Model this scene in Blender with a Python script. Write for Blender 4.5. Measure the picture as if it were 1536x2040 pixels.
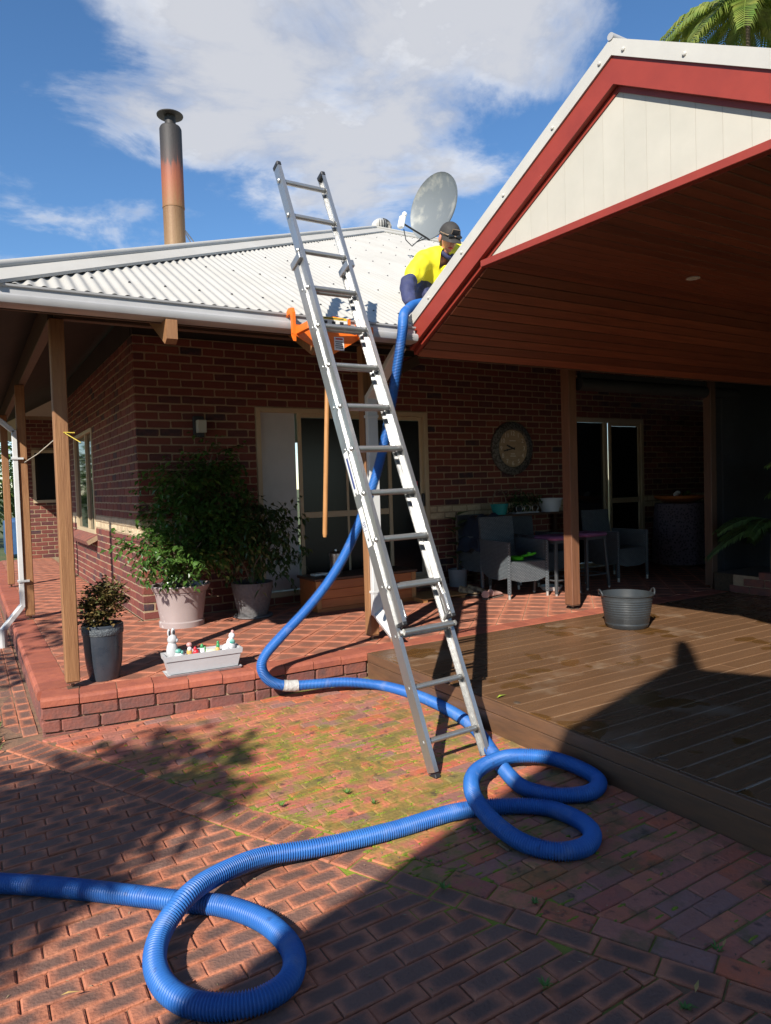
import bpy, bmesh, math, random
from mathutils import Vector, Matrix, Euler
random.seed(11)
sc = bpy.context.scene
for o in list(bpy.data.objects): bpy.data.objects.remove(o)
# ------------------------------------------------------------------ camera
CAM = Vector((-1.50845, -7.46636, 1.31789)); FPX = 1400.0
YAW, PIT, ROL = math.radians(30.758), math.radians(-2.158), math.radians(-1.737)
w = Vector((math.sin(YAW)*math.cos(PIT), math.cos(YAW)*math.cos(PIT), math.sin(PIT)))
r0 = Vector((math.cos(YAW), -math.sin(YAW), 0)); u0 = r0.cross(w)
cr = r0*math.cos(ROL)+u0*math.sin(ROL); cu = u0*math.cos(ROL)-r0*math.sin(ROL)
cd = bpy.data.cameras.new('camera'); cam = bpy.data.objects.new('camera', cd); sc.collection.objects.link(cam)
m = Matrix((cr, cu, -w)).transposed().to_4x4(); m.translation = CAM; cam.matrix_world = m
cd.sensor_fit = 'VERTICAL'; cd.sensor_height = 24; cd.sensor_width = 24*771/1024; cd.lens = FPX/2040*24
cd.clip_start = .05; cd.clip_end = 3000
sc.camera = cam
def px(P):
    d = Vector(P)-CAM; z = d.dot(w)
    return (768+FPX*d.dot(cr)/z, 1020-FPX*d.dot(cu)/z, z)
def at(x, y, ax, v):   # point of the photograph's ray on the plane ax = v (used to measure where things stand)
    d = w+cr*((x-768)/FPX)-cu*((y-1020)/FPX); t = (v-CAM[ax])/d[ax]
    return CAM+d*t
# ------------------------------------------------------------------ sky and sun
AZ, EL = math.radians(51.5), math.radians(36)
SUN = Vector((math.sin(AZ)*math.cos(EL), math.cos(AZ)*math.cos(EL), -math.sin(EL)))
wd = bpy.data.worlds.new('World'); sc.world = wd; wd.use_nodes = True
N = wd.node_tree.nodes; L = wd.node_tree.links; N.clear()
def nd(nt, t, **k):
    n = nt.nodes.new(t)
    for a, b in k.items():
        if a == 'ins':
            for i, v in b.items(): n.inputs[i].default_value = v
        else: setattr(n, a, b)
    return n
nt = wd.node_tree
sky = nd(nt, 'ShaderNodeTexSky', sky_type='NISHITA', sun_disc=False, sun_elevation=EL, sun_rotation=math.pi+AZ, air_density=1.0, dust_density=.0, ozone_density=4.5)
tc = nd(nt, 'ShaderNodeTexCoord')
sep = nd(nt, 'ShaderNodeSeparateXYZ'); L.new(tc.outputs['Generated'], sep.inputs[0])
mx = nd(nt, 'ShaderNodeMath', operation='MAXIMUM', ins={1: .02}); L.new(sep.outputs[2], mx.inputs[0])
ad = nd(nt, 'ShaderNodeMath', operation='ADD', ins={1: .12}); L.new(mx.outputs[0], ad.inputs[0])
dx = nd(nt, 'ShaderNodeMath', operation='DIVIDE'); L.new(sep.outputs[0], dx.inputs[0]); L.new(ad.outputs[0], dx.inputs[1])
dy = nd(nt, 'ShaderNodeMath', operation='DIVIDE'); L.new(sep.outputs[1], dy.inputs[0]); L.new(ad.outputs[0], dy.inputs[1])
cb = nd(nt, 'ShaderNodeCombineXYZ'); L.new(dx.outputs[0], cb.inputs[0]); L.new(dy.outputs[0], cb.inputs[1])
n1 = nd(nt, 'ShaderNodeTexNoise', ins={'Scale': 2.3, 'Detail': 12, 'Roughness': .60, 'Distortion': .5})
mp = nd(nt, 'ShaderNodeMapping'); mp.inputs['Location'].default_value = (0.35, 0.9, 3.1)
L.new(cb.outputs[0], mp.inputs[0]); L.new(mp.outputs[0], n1.inputs['Vector'])
n2 = nd(nt, 'ShaderNodeTexNoise', ins={'Scale': 5.0, 'Detail': 8, 'Roughness': .6}); L.new(mp.outputs[0], n2.inputs['Vector'])
# the cloud bank the photograph shows: a broad bank in the sky's own plane, broken up by noise
def bank(cx, cy, rad, amp):
    vs = nd(nt, 'ShaderNodeVectorMath', operation='DISTANCE'); vs.inputs[1].default_value = (cx, cy, 0); L.new(cb.outputs[0], vs.inputs[0])
    mr = nd(nt, 'ShaderNodeMapRange', interpolation_type='SMOOTHSTEP', ins={1: rad, 2: 0.0, 3: 0.0, 4: amp}); L.new(vs.outputs['Value'], mr.inputs[0]); return mr
def skyp(x, y):
    d = (w+cr*((x-768)/FPX)-cu*((y-1020)/FPX)).normalized(); return d.x/(d.z+.12), d.y/(d.z+.12)
acc = None
for (x, y, r, a) in [(430, 20, .42, .26), (560, 130, .42, .28), (720, 230, .42, .30), (900, 60, .45, .30), (1060, 70, .25, .20), (700, 380, .38, .28), (880, 350, .3, .25), (230, 235, .25, .17), (420, 270, .3, .20), (150, 450, .25, .13), (130, 10, .2, .12)]:
    b = bank(*skyp(x, y), r, a)
    if acc is None: acc = b
    else:
        s = nd(nt, 'ShaderNodeMath', operation='MAXIMUM'); L.new(acc.outputs[0], s.inputs[0]); L.new(b.outputs[0], s.inputs[1]); acc = s
for (x, y, r, a) in [(620, 60, .12, -.08), (80, 120, .4, -.08), (1100, 300, .25, -.12), (1200, 60, .2, -.12), (150, 370, .15, -.06)]:
    b = bank(*skyp(x, y), r, a)
    s = nd(nt, 'ShaderNodeMath', operation='ADD'); L.new(acc.outputs[0], s.inputs[0]); L.new(b.outputs[0], s.inputs[1]); acc = s
s1 = nd(nt, 'ShaderNodeMath', operation='ADD'); L.new(n1.outputs[0], s1.inputs[0]); L.new(acc.outputs[0], s1.inputs[1])
s2 = nd(nt, 'ShaderNodeMath', operation='MULTIPLY_ADD', ins={1: .34, 2: -.17}); L.new(n2.outputs[0], s2.inputs[0])
s3 = nd(nt, 'ShaderNodeMath', operation='ADD'); L.new(s1.outputs[0], s3.inputs[0]); L.new(s2.outputs[0], s3.inputs[1])
cm = nd(nt, 'ShaderNodeMapRange', interpolation_type='SMOOTHSTEP', ins={1: .50, 2: .80, 3: 0, 4: .95}); L.new(s3.outputs[0], cm.inputs[0])
cc = nd(nt, 'ShaderNodeValToRGB'); cc.color_ramp.elements[0].color = (8.2, 8.25, 8.4, 1); cc.color_ramp.elements[1].color = (5.9, 6.05, 6.5, 1)
cc.color_ramp.elements[0].position = .9; cc.color_ramp.elements[1].position = 1.0; s4 = nd(nt, 'ShaderNodeMath', operation='MULTIPLY_ADD', ins={1: .55}); L.new(n2.outputs[0], s4.inputs[0]); L.new(s3.outputs[0], s4.inputs[2]); L.new(s4.outputs[0], cc.inputs[0])
mixc = nd(nt, 'ShaderNodeMix', data_type='RGBA'); L.new(cm.outputs[0], mixc.inputs[0]); skh = nd(nt, 'ShaderNodeHueSaturation', ins={'Saturation': 1.12, 'Value': 1.4}); L.new(sky.outputs[0], skh.inputs['Color']); L.new(skh.outputs[0], mixc.inputs[6]); L.new(cc.outputs[0], mixc.inputs[7])
bg = nd(nt, 'ShaderNodeBackground', ins={'Strength': .07}); L.new(mixc.outputs[2], bg.inputs[0])
ow = nd(nt, 'ShaderNodeOutputWorld'); L.new(bg.outputs[0], ow.inputs[0])
sl = bpy.data.lights.new('sun', 'SUN'); sl.energy = 5.0; sl.angle = math.radians(.53); sl.color = (1, .945, .86)
so = bpy.data.objects.new('sun', sl); sc.collection.objects.link(so); so.rotation_euler = SUN.to_track_quat('-Z', 'Y').to_euler(); so.location = (-20, -16, 20)
vs = sc.view_settings; vs.view_transform = 'Standard'; vs.look = 'None'; vs.gamma = 1; vs.use_curve_mapping = False; vs.exposure = 0.68
sc.render.engine = 'CYCLES'
# ------------------------------------------------------------------ helpers
COL = sc.collection
def off(o):   # world position of a parent's origin (parents are never rotated)
    v = Vector((0, 0, 0))
    while o: v += o.location; o = o.parent
    return v
def props(o, label=None, cat=None, group=None, kind=None):
    for k, v in (('label', label), ('category', cat), ('group', group), ('kind', kind)):
        if v: o[k] = v
    return o
def thing(name, loc, label, cat, group=None):
    o = bpy.data.objects.new(name, None); COL.objects.link(o); o.location = loc; o.empty_display_size = .1
    return props(o, label, cat, group)
def link(name, me, mat, parent=None, loc=(0, 0, 0), rot=(0, 0, 0)):
    o = bpy.data.objects.new(name, me); COL.objects.link(o); o.parent = parent; o.location = loc; o.rotation_euler = rot
    if mat and not me.materials: me.materials.append(mat)
    return o
def rz(a): return Matrix.Rotation(a, 3, 'Z')
class MB:
    def __init__(s): s.v = []; s.f = []; s.uv = {}
    def add(s, vs, fs, M=None, T=None, uv=None):
        b = len(s.v)
        for i, p in enumerate(vs):
            p = Vector(p)
            if M is not None: p = M@p
            if T is not None: p = p+Vector(T)
            s.v.append(p)
            if uv: s.uv[b+i] = uv[i]
        s.f += [[b+i for i in f] for f in fs]; return s
    def box(s, c, sz, M=None, bev=0):
        x, y, z = (a/2 for a in sz)
        if bev <= 0:
            vs = [(sx*x, sy*y, sz_*z) for sz_ in (-1, 1) for sy in (-1, 1) for sx in (-1, 1)]
            fs = [(0, 2, 3, 1), (4, 5, 7, 6), (0, 1, 5, 4), (2, 6, 7, 3), (0, 4, 6, 2), (1, 3, 7, 5)]
        else:
            b = min(bev, x*.9, y*.9, z*.9); vs = []; fs = []; ix = {}
            for sz_ in (-1, 1):
                for sy in (-1, 1):
                    for sx in (-1, 1):
                        for k, q in enumerate(((x-b, y-b, z), (x-b, y, z-b), (x, y-b, z-b))):
                            ix[sx, sy, sz_, k] = len(vs); vs.append((sx*q[0], sy*q[1], sz_*q[2]))
            g = lambda *a: ix[a]
            for S in (-1, 1):
                for k, ax in ((0, 2), (1, 1), (2, 0)):
                    o = [i for i in range(3) if i != ax]; q = []
                    for a, b2 in ((-1, -1), (1, -1), (1, 1), (-1, 1)):
                        t = [0, 0, 0]; t[ax] = S; t[o[0]] = a; t[o[1]] = b2; q.append(g(*t, k))
                    if (S > 0) == (ax == 1): q = q[::-1]
                    fs.append(q)
            for ax, (k1, k2) in ((0, (0, 1)), (1, (0, 2)), (2, (1, 2))):
                o = [i for i in range(3) if i != ax]
                for a in (-1, 1):
                    for b2 in (-1, 1):
                        t1 = [0, 0, 0]; t2 = [0, 0, 0]; t1[ax] = -1; t2[ax] = 1
                        for t in (t1, t2): t[o[0]] = a; t[o[1]] = b2
                        q = [g(*t1, k1), g(*t2, k1), g(*t2, k2), g(*t1, k2)]
                        if (a*b2 > 0) != (ax == 1): q = q[::-1]
                        if ax != 0: q = q[::-1] if ax == 2 else q
                        fs.append(q)
            for sx in (-1, 1):
                for sy in (-1, 1):
                    for sz_ in (-1, 1):
                        q = [g(sx, sy, sz_, 0), g(sx, sy, sz_, 1), g(sx, sy, sz_, 2)]
                        fs.append(q if sx*sy*sz_ < 0 else q[::-1])
        return s.add(vs, fs, M, c)
    def bar(s, a, b, wx, wy, up=(0, 0, 1), bev=0):
        a, b = Vector(a), Vector(b); d = (b-a); l = d.length; d.normalize(); up = Vector(up)
        x = d.cross(up)
        if x.length < 1e-4: x = d.cross(Vector((1, 0, 0)))
        x.normalize(); y = x.cross(d); M = Matrix((x, d, y)).transposed()
        return s.box((a+b)/2, (wx, l, wy), M, bev)
    def tube(s, pts, rad, n=10, cap=True, closed=False, prof=None):
        pts = [Vector(p) for p in pts]; N_ = len(pts); b = len(s.v); nrm = None
        rad = rad if hasattr(rad, '__len__') else [rad]*N_
        for i, p in enumerate(pts):
            t = (pts[(i+1) % N_]-pts[i-1]) if closed else (pts[min(i+1, N_-1)]-pts[max(i-1, 0)])
            t.normalize()
            if nrm is None:
                nrm = t.cross(Vector((0, 0, 1)))
                if nrm.length < .05: nrm = t.cross(Vector((1, 0, 0)))
            nrm = (nrm-t*nrm.dot(t)).normalized(); bn = t.cross(nrm)
            for k in range(n):
                a = 2*math.pi*k/n; s.v.append(p+(nrm*math.cos(a)+bn*math.sin(a))*rad[i])
        for i in range(N_ if closed else N_-1):
            j = (i+1) % N_
            for k in range(n): s.f.append([b+i*n+k, b+i*n+(k+1) % n, b+j*n+(k+1) % n, b+j*n+k])
        if cap and not closed: s.f.append([b+k for k in range(n)][::-1]); s.f.append([b+(N_-1)*n+k for k in range(n)])
        return s
    def lathe(s, prof, c=(0, 0, 0), n=24, M=None, capb=True, capt=False):
        vs = [(r*math.cos(2*math.pi*k/n), r*math.sin(2*math.pi*k/n), z) for r, z in prof for k in range(n)]
        fs = [(i*n+k, i*n+(k+1) % n, (i+1)*n+(k+1) % n, (i+1)*n+k) for i in range(len(prof)-1) for k in range(n)]
        if capb: fs.append(tuple(range(n))[::-1])
        if capt: fs.append(tuple((len(prof)-1)*n+k for k in range(n)))
        return s.add(vs, fs, M, c)
    def prism(s, poly, O, U, V, W, d):   # polygon in plane (U,V) at O, extruded d along W
        O, U, V, W = map(Vector, (O, U, V, W)); n = len(poly)
        vs = [O+U*a+V*b for a, b in poly]+[O+U*a+V*b+W*d for a, b in poly]
        fs = [tuple(range(n))[::-1], tuple(range(n, 2*n))]+[(i, (i+1) % n, n+(i+1) % n, n+i) for i in range(n)]
        return s.add(vs, fs)
    def extr(s, prof, a, b, U, V, closed=True):   # profile (u,v) swept from a to b
        a, b, U, V = map(Vector, (a, b, U, V)); n = len(prof)
        vs = [a+U*p+V*q for p, q in prof]+[b+U*p+V*q for p, q in prof]
        fs = [(i, (i+1) % n, n+(i+1) % n, n+i) for i in range(n if closed else n-1)]
        if closed: fs += [tuple(range(n))[::-1], tuple(range(n, 2*n))]
        return s.add(vs, fs)
    def sphere(s, c, r, n=12, m=8, M=None):
        r = r if hasattr(r, '__len__') else (r, r, r)
        vs = []; fs = []
        for i in range(1, m):
            a = math.pi*i/m
            for k in range(n): vs.append((r[0]*math.sin(a)*math.cos(2*math.pi*k/n), r[1]*math.sin(a)*math.sin(2*math.pi*k/n), r[2]*math.cos(a)))
        t = len(vs); vs += [(0, 0, r[2]), (0, 0, -r[2])]
        for i in range(m-2):
            for k in range(n): fs.append((i*n+k, (i+1)*n+k, (i+1)*n+(k+1) % n, i*n+(k+1) % n))
        for k in range(n): fs.append((t, k, (k+1) % n)); fs.append((t+1, (m-2)*n+(k+1) % n, (m-2)*n+k))
        return s.add(vs, fs, M, c)
    def mesh(s, name, o=Vector((0, 0, 0)), smooth=False):
        me = bpy.data.meshes.new(name); me.from_pydata([tuple(p-o) for p in s.v], [], s.f)
        if s.uv:
            u = me.uv_layers.new(name='UVMap'); li = [0]*len(me.loops); me.loops.foreach_get('vertex_index', li)
            fl = []
            for i in li: fl += s.uv.get(i, (0, 0))
            u.data.foreach_set('uv', fl)
        if smooth: me.polygons.foreach_set('use_smooth', [True]*len(me.polygons))
        me.validate(); me.update(); return me
    def build(s, name, mat, parent=None, smooth=False, fix=True, **k):
        me = s.mesh(name, off(parent) if parent else Vector((0, 0, 0)), smooth)
        if fix:
            bm = bmesh.new(); bm.from_mesh(me); bmesh.ops.recalc_face_normals(bm, faces=bm.faces); bm.to_mesh(me); bm.free()
        if smooth == 'auto' or smooth is True:
            try: me.set_sharp_from_angle(angle=math.radians(38))
            except Exception: pass
        return props(link(name, me, mat, parent), **k)
# ------------------------------------------------------------------ materials
MATS = {}
def mat(name, c1, c2=None, c3=None, scale=6, rough=.6, metal=0, bump=0, bscale=None, rnd=0, detail=6, stretch=(1, 1, 1), spec=.5, coord='Object', dark=None, rr=0, sss=0, lo=.35, hi=.68, trans=0):
    m_ = bpy.data.materials.new(name); m_.use_nodes = True; nt = m_.node_tree; Lk = nt.links
    p = nt.nodes['Principled BSDF']; p.inputs['Roughness'].default_value = rough; p.inputs['Metallic'].default_value = metal
    p.inputs['Specular IOR Level'].default_value = spec
    t = nd(nt, 'ShaderNodeTexCoord'); mpn = nd(nt, 'ShaderNodeMapping'); mpn.inputs['Scale'].default_value = stretch
    if coord == 'Position':
        g = nd(nt, 'ShaderNodeNewGeometry'); Lk.new(g.outputs['Position'], mpn.inputs[0])
    else: Lk.new(t.outputs[coord], mpn.inputs[0])
    ns = nd(nt, 'ShaderNodeTexNoise', ins={'Scale': scale, 'Detail': detail, 'Roughness': .62}); Lk.new(mpn.outputs[0], ns.inputs['Vector'])
    oi = nd(nt, 'ShaderNodeObjectInfo'); ge = nd(nt, 'ShaderNodeNewGeometry')
    sm = nd(nt, 'ShaderNodeMath', operation='ADD'); Lk.new(oi.outputs['Random'], sm.inputs[0]); Lk.new(ge.outputs['Random Per Island'], sm.inputs[1])
    fr = nd(nt, 'ShaderNodeMath', operation='FRACT'); Lk.new(sm.outputs[0], fr.inputs[0])
    col = nd(nt, 'ShaderNodeRGB'); col.outputs[0].default_value = (*c1, 1); cur = col.outputs[0]
    if c3 is not None:   # per-piece colours: a ramp over the piece's own random number
        rp = nd(nt, 'ShaderNodeValToRGB'); rp.color_ramp.interpolation = 'LINEAR'
        els = rp.color_ramp.elements; els[0].color = (*c3[0], 1); els[1].color = (*c3[-1], 1)
        for i, c in enumerate(c3[1:-1]): e = els.new((i+1)/(len(c3)-1)); e.color = (*c, 1)
        Lk.new(fr.outputs[0], rp.inputs[0]); cur = rp.outputs[0]
    if c2 is not None:
        mr = nd(nt, 'ShaderNodeMapRange', ins={1: lo, 2: hi}); Lk.new(ns.outputs[0], mr.inputs[0])
        mi = nd(nt, 'ShaderNodeMix', data_type='RGBA'); Lk.new(mr.outputs[0], mi.inputs[0]); Lk.new(cur, mi.inputs[6]); mi.inputs[7].default_value = (*c2, 1); cur = mi.outputs[2]
    if dark is not None:   # fired-dark heart of a paver, by the paver's own UV
        uvn = nd(nt, 'ShaderNodeVectorMath', operation='SUBTRACT'); uvn.inputs[1].default_value = (.5, .5, 0); Lk.new(t.outputs['UV'], uvn.inputs[0])
        ab = nd(nt, 'ShaderNodeVectorMath', operation='ABSOLUTE'); Lk.new(uvn.outputs[0], ab.inputs[0])
        sp = nd(nt, 'ShaderNodeSeparateXYZ'); Lk.new(ab.outputs[0], sp.inputs[0])
        mxn = nd(nt, 'ShaderNodeMath', operation='SMOOTH_MAX', ins={2: .15}); Lk.new(sp.outputs[0], mxn.inputs[0]); Lk.new(sp.outputs[1], mxn.inputs[1])
        wob = nd(nt, 'ShaderNodeMath', operation='MULTIPLY_ADD', ins={1: .38}); Lk.new(ns.outputs[0], wob.inputs[0]); Lk.new(mxn.outputs[0], wob.inputs[2])
        rn = nd(nt, 'ShaderNodeMath', operation='MULTIPLY_ADD', ins={1: -.16}); Lk.new(fr.outputs[0], rn.inputs[0]); Lk.new(wob.outputs[0], rn.inputs[2])
        mrd = nd(nt, 'ShaderNodeMapRange', interpolation_type='SMOOTHSTEP', ins={1: .34, 2: .66, 3: dark[3] if len(dark) > 3 else .9, 4: 0}); Lk.new(rn.outputs[0], mrd.inputs[0])
        mi = nd(nt, 'ShaderNodeMix', data_type='RGBA'); Lk.new(mrd.outputs[0], mi.inputs[0]); Lk.new(cur, mi.inputs[6]); mi.inputs[7].default_value = (*dark[:3], 1); cur = mi.outputs[2]
    if rnd:
        hs = nd(nt, 'ShaderNodeHueSaturation'); Lk.new(cur, hs.inputs['Color'])
        mv = nd(nt, 'ShaderNodeMapRange', ins={3: 1-rnd, 4: 1+rnd}); Lk.new(fr.outputs[0], mv.inputs[0]); Lk.new(mv.outputs[0], hs.inputs['Value']); cur = hs.outputs[0]
    Lk.new(cur, p.inputs['Base Color'])
    if bump:
        nb = nd(nt, 'ShaderNodeTexNoise', ins={'Scale': bscale or scale*4, 'Detail': 5}); Lk.new(mpn.outputs[0], nb.inputs['Vector'])
        bp = nd(nt, 'ShaderNodeBump', ins={'Strength': min(1, bump), 'Distance': .01}); Lk.new(nb.outputs[0], bp.inputs['Height']); Lk.new(bp.outputs[0], p.inputs['Normal'])
    if rr:
        mr = nd(nt, 'ShaderNodeMapRange', ins={1: .3, 2: .7, 3: max(.02, rough-rr), 4: min(1, rough+rr)}); Lk.new(ns.outputs[0], mr.inputs[0]); Lk.new(mr.outputs[0], p.inputs['Roughness'])
    if trans:
        p.inputs['Transmission Weight'].default_value = 0
        tb = nd(nt, 'ShaderNodeBsdfTranslucent'); hs2 = nd(nt, 'ShaderNodeHueSaturation', ins={'Value': 1.6, 'Saturation': 1.1}); Lk.new(cur, hs2.inputs['Color']); Lk.new(hs2.outputs[0], tb.inputs[0])
        ms = nd(nt, 'ShaderNodeMixShader', ins={0: trans}); Lk.new(p.outputs[0], ms.inputs[1]); Lk.new(tb.outputs[0], ms.inputs[2]); Lk.new(ms.outputs[0], nt.nodes['Material Output'].inputs[0])
    MATS[name] = m_; return m_
def addnode_overlay(m_, colr, scale, lo, hi, amt=1, rough=None, coordpos=True, detail=5, gate=None, spot=None):
    """second, position-based layer on a material (moss, wet patches, rust): a stain with its own shape"""
    nt = m_.node_tree; p = nt.nodes['Principled BSDF']; Lk = nt.links
    g = nd(nt, 'ShaderNodeNewGeometry'); ns = nd(nt, 'ShaderNodeTexNoise', ins={'Scale': scale, 'Detail': detail, 'Roughness': .6}); Lk.new(g.outputs['Position'], ns.inputs['Vector'])
    mr = nd(nt, 'ShaderNodeMapRange', interpolation_type='SMOOTHSTEP', ins={1: lo, 2: hi, 3: 0, 4: amt}); Lk.new(ns.outputs[0], mr.inputs[0]); fac = mr.outputs[0]
    if gate:
        ns2 = nd(nt, 'ShaderNodeTexNoise', ins={'Scale': gate[0], 'Detail': 2}); Lk.new(g.outputs['Position'], ns2.inputs['Vector'])
        m2 = nd(nt, 'ShaderNodeMapRange', interpolation_type='SMOOTHSTEP', ins={1: gate[1], 2: gate[2]}); Lk.new(ns2.outputs[0], m2.inputs[0])
        mm = nd(nt, 'ShaderNodeMath', operation='MULTIPLY'); Lk.new(fac, mm.inputs[0]); Lk.new(m2.outputs[0], mm.inputs[1]); fac = mm.outputs[0]
    if spot:
        vd = nd(nt, 'ShaderNodeVectorMath', operation='DISTANCE'); vd.inputs[1].default_value = spot[0]; Lk.new(g.outputs['Position'], vd.inputs[0])
        m2 = nd(nt, 'ShaderNodeMapRange', interpolation_type='SMOOTHSTEP', ins={1: spot[1], 2: spot[1]*.35}); Lk.new(vd.outputs['Value'], m2.inputs[0])
        mm = nd(nt, 'ShaderNodeMath', operation='MULTIPLY'); Lk.new(fac, mm.inputs[0]); Lk.new(m2.outputs[0], mm.inputs[1]); fac = mm.outputs[0]
    mi = nd(nt, 'ShaderNodeMix', data_type='RGBA'); src = p.inputs['Base Color'].links[0].from_socket
    Lk.new(fac, mi.inputs[0]); Lk.new(src, mi.inputs[6]); mi.inputs[7].default_value = (*colr, 1); Lk.new(mi.outputs[2], p.inputs['Base Color'])
    if rough is not None:
        mi2 = nd(nt, 'ShaderNodeMix', data_type='FLOAT'); Lk.new(fac, mi2.inputs[0])
        if p.inputs['Roughness'].links: Lk.new(p.inputs['Roughness'].links[0].from_socket, mi2.inputs[2])
        else: mi2.inputs[2].default_value = p.inputs['Roughness'].default_value
        mi2.inputs[3].default_value = rough; Lk.new(mi2.outputs[0], p.inputs['Roughness'])
WB = [(.15, .036, .026), (.19, .05, .034), (.115, .03, .026), (.17, .044, .03), (.21, .058, .036), (.09, .028, .028), (.16, .04, .03), (.035, .024, .032)]
mat('brick', (0, 0, 0), (.16, .05, .04), WB, scale=14, rough=.85, bump=.5, bscale=60, lo=.45, hi=.9)
mat('cream_brick', (.58, .46, .30), (.42, .32, .2), scale=18, rough=.85, bump=.8, bscale=45, rnd=.12)
mat('mortar', (.36, .26, .16), (.27, .19, .12), scale=20, rough=.95, bump=.5)
mat('tile', (.44, .135, .07), (.52, .20, .12), scale=9, rough=.75, dark=(.13, .065, .045, .7), rnd=.14, bump=.25, bscale=80)
mat('coping', (.36, .105, .058), (.27, .075, .048), scale=11, rough=.75, rnd=.14, bump=.3, bscale=60)
mat('riser_brick', (0, 0, 0), (.13, .06, .05), [(.24, .075, .05), (.17, .055, .045), (.27, .085, .05), (.2, .06, .045)], scale=12, rough=.85, bump=.5, bscale=50)
PB = [(.42, .11, .06), (.50, .17, .09), (.34, .095, .065), (.55, .17, .08), (.38, .14, .10), (.44, .13, .08), (.25, .135, .115), (.50, .12, .05), (.40, .115, .07), (.20, .105, .085)]
mat('mixed_paver', (0, 0, 0), (.27, .115, .08), PB, scale=13, rough=.82, bump=.6, bscale=55, lo=.42, hi=.85, rr=.1)
addnode_overlay(MATS['mixed_paver'], (.23, .22, .02), 7, .42, .60, .68, spot=((.15, -4.15, -.2), 1.75))
addnode_overlay(MATS['mixed_paver'], (.10, .085, .03), 7, .50, .66, .6)
addnode_overlay(MATS['mixed_paver'], (.045, .03, .025), 16, .58, .70, .7)
mat('fired_paver', (.40, .13, .066), (.46, .175, .095), scale=10, rough=.82, dark=(.105, .066, .052, .88), rnd=.2, bump=.6, bscale=70)
mat('joint_sand', (.20, .11, .06), (.10, .065, .04), scale=14, rough=.95, bump=.6)
addnode_overlay(MATS['joint_sand'], (.20, .25, .015), 5, .34, .50, .95, gate=(.9, .34, .48), spot=((.15, -4.3, -.2), 2.6))
mat('deck', (.165, .088, .045), (.125, .066, .034), scale=3, spec=.5, rough=.30, rnd=.1, stretch=(1, 9, 1), bump=.12, bscale=60, rr=.1)
addnode_overlay(MATS['deck'], (.27, .205, .14), 2.1, .55, .70, .45, rough=.7, detail=9)
addnode_overlay(MATS['deck'], (.11, .052, .014), 2.2, .60, .63, .8, rough=.08, detail=2)
mat('deck_fascia', (.15, .078, .042), (.10, .055, .032), scale=5, rough=.4, stretch=(6, 1, 6), bump=.1, rr=.1)
mat('timber_post', (.29, .14, .057), (.21, .092, .036), scale=5, rough=.7, stretch=(9, 9, .6), bump=.35, bscale=22)
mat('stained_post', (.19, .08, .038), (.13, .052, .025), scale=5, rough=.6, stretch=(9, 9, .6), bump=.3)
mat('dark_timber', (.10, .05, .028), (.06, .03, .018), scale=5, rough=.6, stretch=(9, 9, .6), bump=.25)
mat('beam_timber', (.085, .048, .028), (.055, .03, .018), scale=5, rough=.7, stretch=(.6, 6, 6), bump=.25)
mat('ceiling_board', (.20, .058, .026), (.13, .036, .018), scale=4, rough=.42, stretch=(.7, 10, 10), rnd=.28, bump=.1)
mat('white_steel', (.48, .46, .41), (.43, .41, .37), scale=4, rough=.42, bump=.03)
mat('roof_steel', (.46, .44, .395), (.40, .38, .34), scale=3, rough=.5, stretch=(1, .4, 1), bump=.05, rr=.08)
addnode_overlay(MATS['roof_steel'], (.34, .32, .275), 1.3, .5, .72, .4, detail=8)
mat('gutter_steel', (.38, .375, .37), (.32, .315, .31), scale=4, rough=.35)
mat('red_paint', (.27, .034, .019), (.22, .027, .016), scale=5, rough=.5, bump=.06)
addnode_overlay(MATS['red_paint'], (.42, .30, .18), 30, .66, .69, .9, gate=(2.6, .58, .64))
mat('cladding', (.47, .44, .37), (.43, .405, .34), scale=4, rough=.6, rnd=.03, bump=.05)
mat('white_pipe', (.56, .56, .55), (.50, .50, .49), scale=7, rough=.5)
mat('rust', (.36, .17, .07), (.6, .5, .4), scale=25, rough=.8)
mat('aluminium', (.50, .50, .49), (.36, .36, .355), scale=7, rough=.38, metal=.85, stretch=(1, 1, .3), bump=.12, bscale=70, rr=.12)
mat('rung_aluminium', (.46, .46, .44), (.33, .33, .32), scale=9, rough=.4, metal=.8, bump=.1, rr=.1)
mat('black_plastic', (.02, .02, .022), rough=.5)
mat('orange_paint', (.85, .17, .015), (.75, .14, .01), scale=5, rough=.42)
mat('white_label', (.78, .77, .72), (.68, .67, .62), scale=20, rough=.5)
mat('yellow_label', (.8, .55, .04), rough=.5)
mat('ink', (.03, .03, .035), rough=.6)
mat('handle_wood', (.46, .22, .075), (.36, .16, .05), scale=6, rough=.55, stretch=(6, 6, .8), bump=.1)
mat('hose', (.018, .105, .36), (.03, .145, .42), scale=5, rough=.45, spec=.5, bump=.05)
addnode_overlay(MATS['hose'], (.17, .22, .36), 7, .54, .72, .45, rough=.7)
addnode_overlay(MATS['hose'], (.02, .05, .16), 19, .62, .72, .6)
mat('tape', (.50, .49, .46), (.36, .35, .33), scale=16, rough=.4, metal=0, bump=.5)
mat('frame', (.52, .41, .26), (.46, .36, .23), scale=4, rough=.45)
mat('screen', (.008, .008, .009), rough=.22, spec=.4)
mat('glass', (.012, .014, .016), rough=.04, spec=.9)
mat('pale_panel', (.50, .51, .52), (.42, .43, .44), scale=2, rough=.35)
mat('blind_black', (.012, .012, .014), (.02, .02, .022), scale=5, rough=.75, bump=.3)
mat('eave_shade', (.03, .024, .02), (.02, .016, .014), scale=4, rough=.8)  # near black: the shade under the roof is put into this colour
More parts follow.
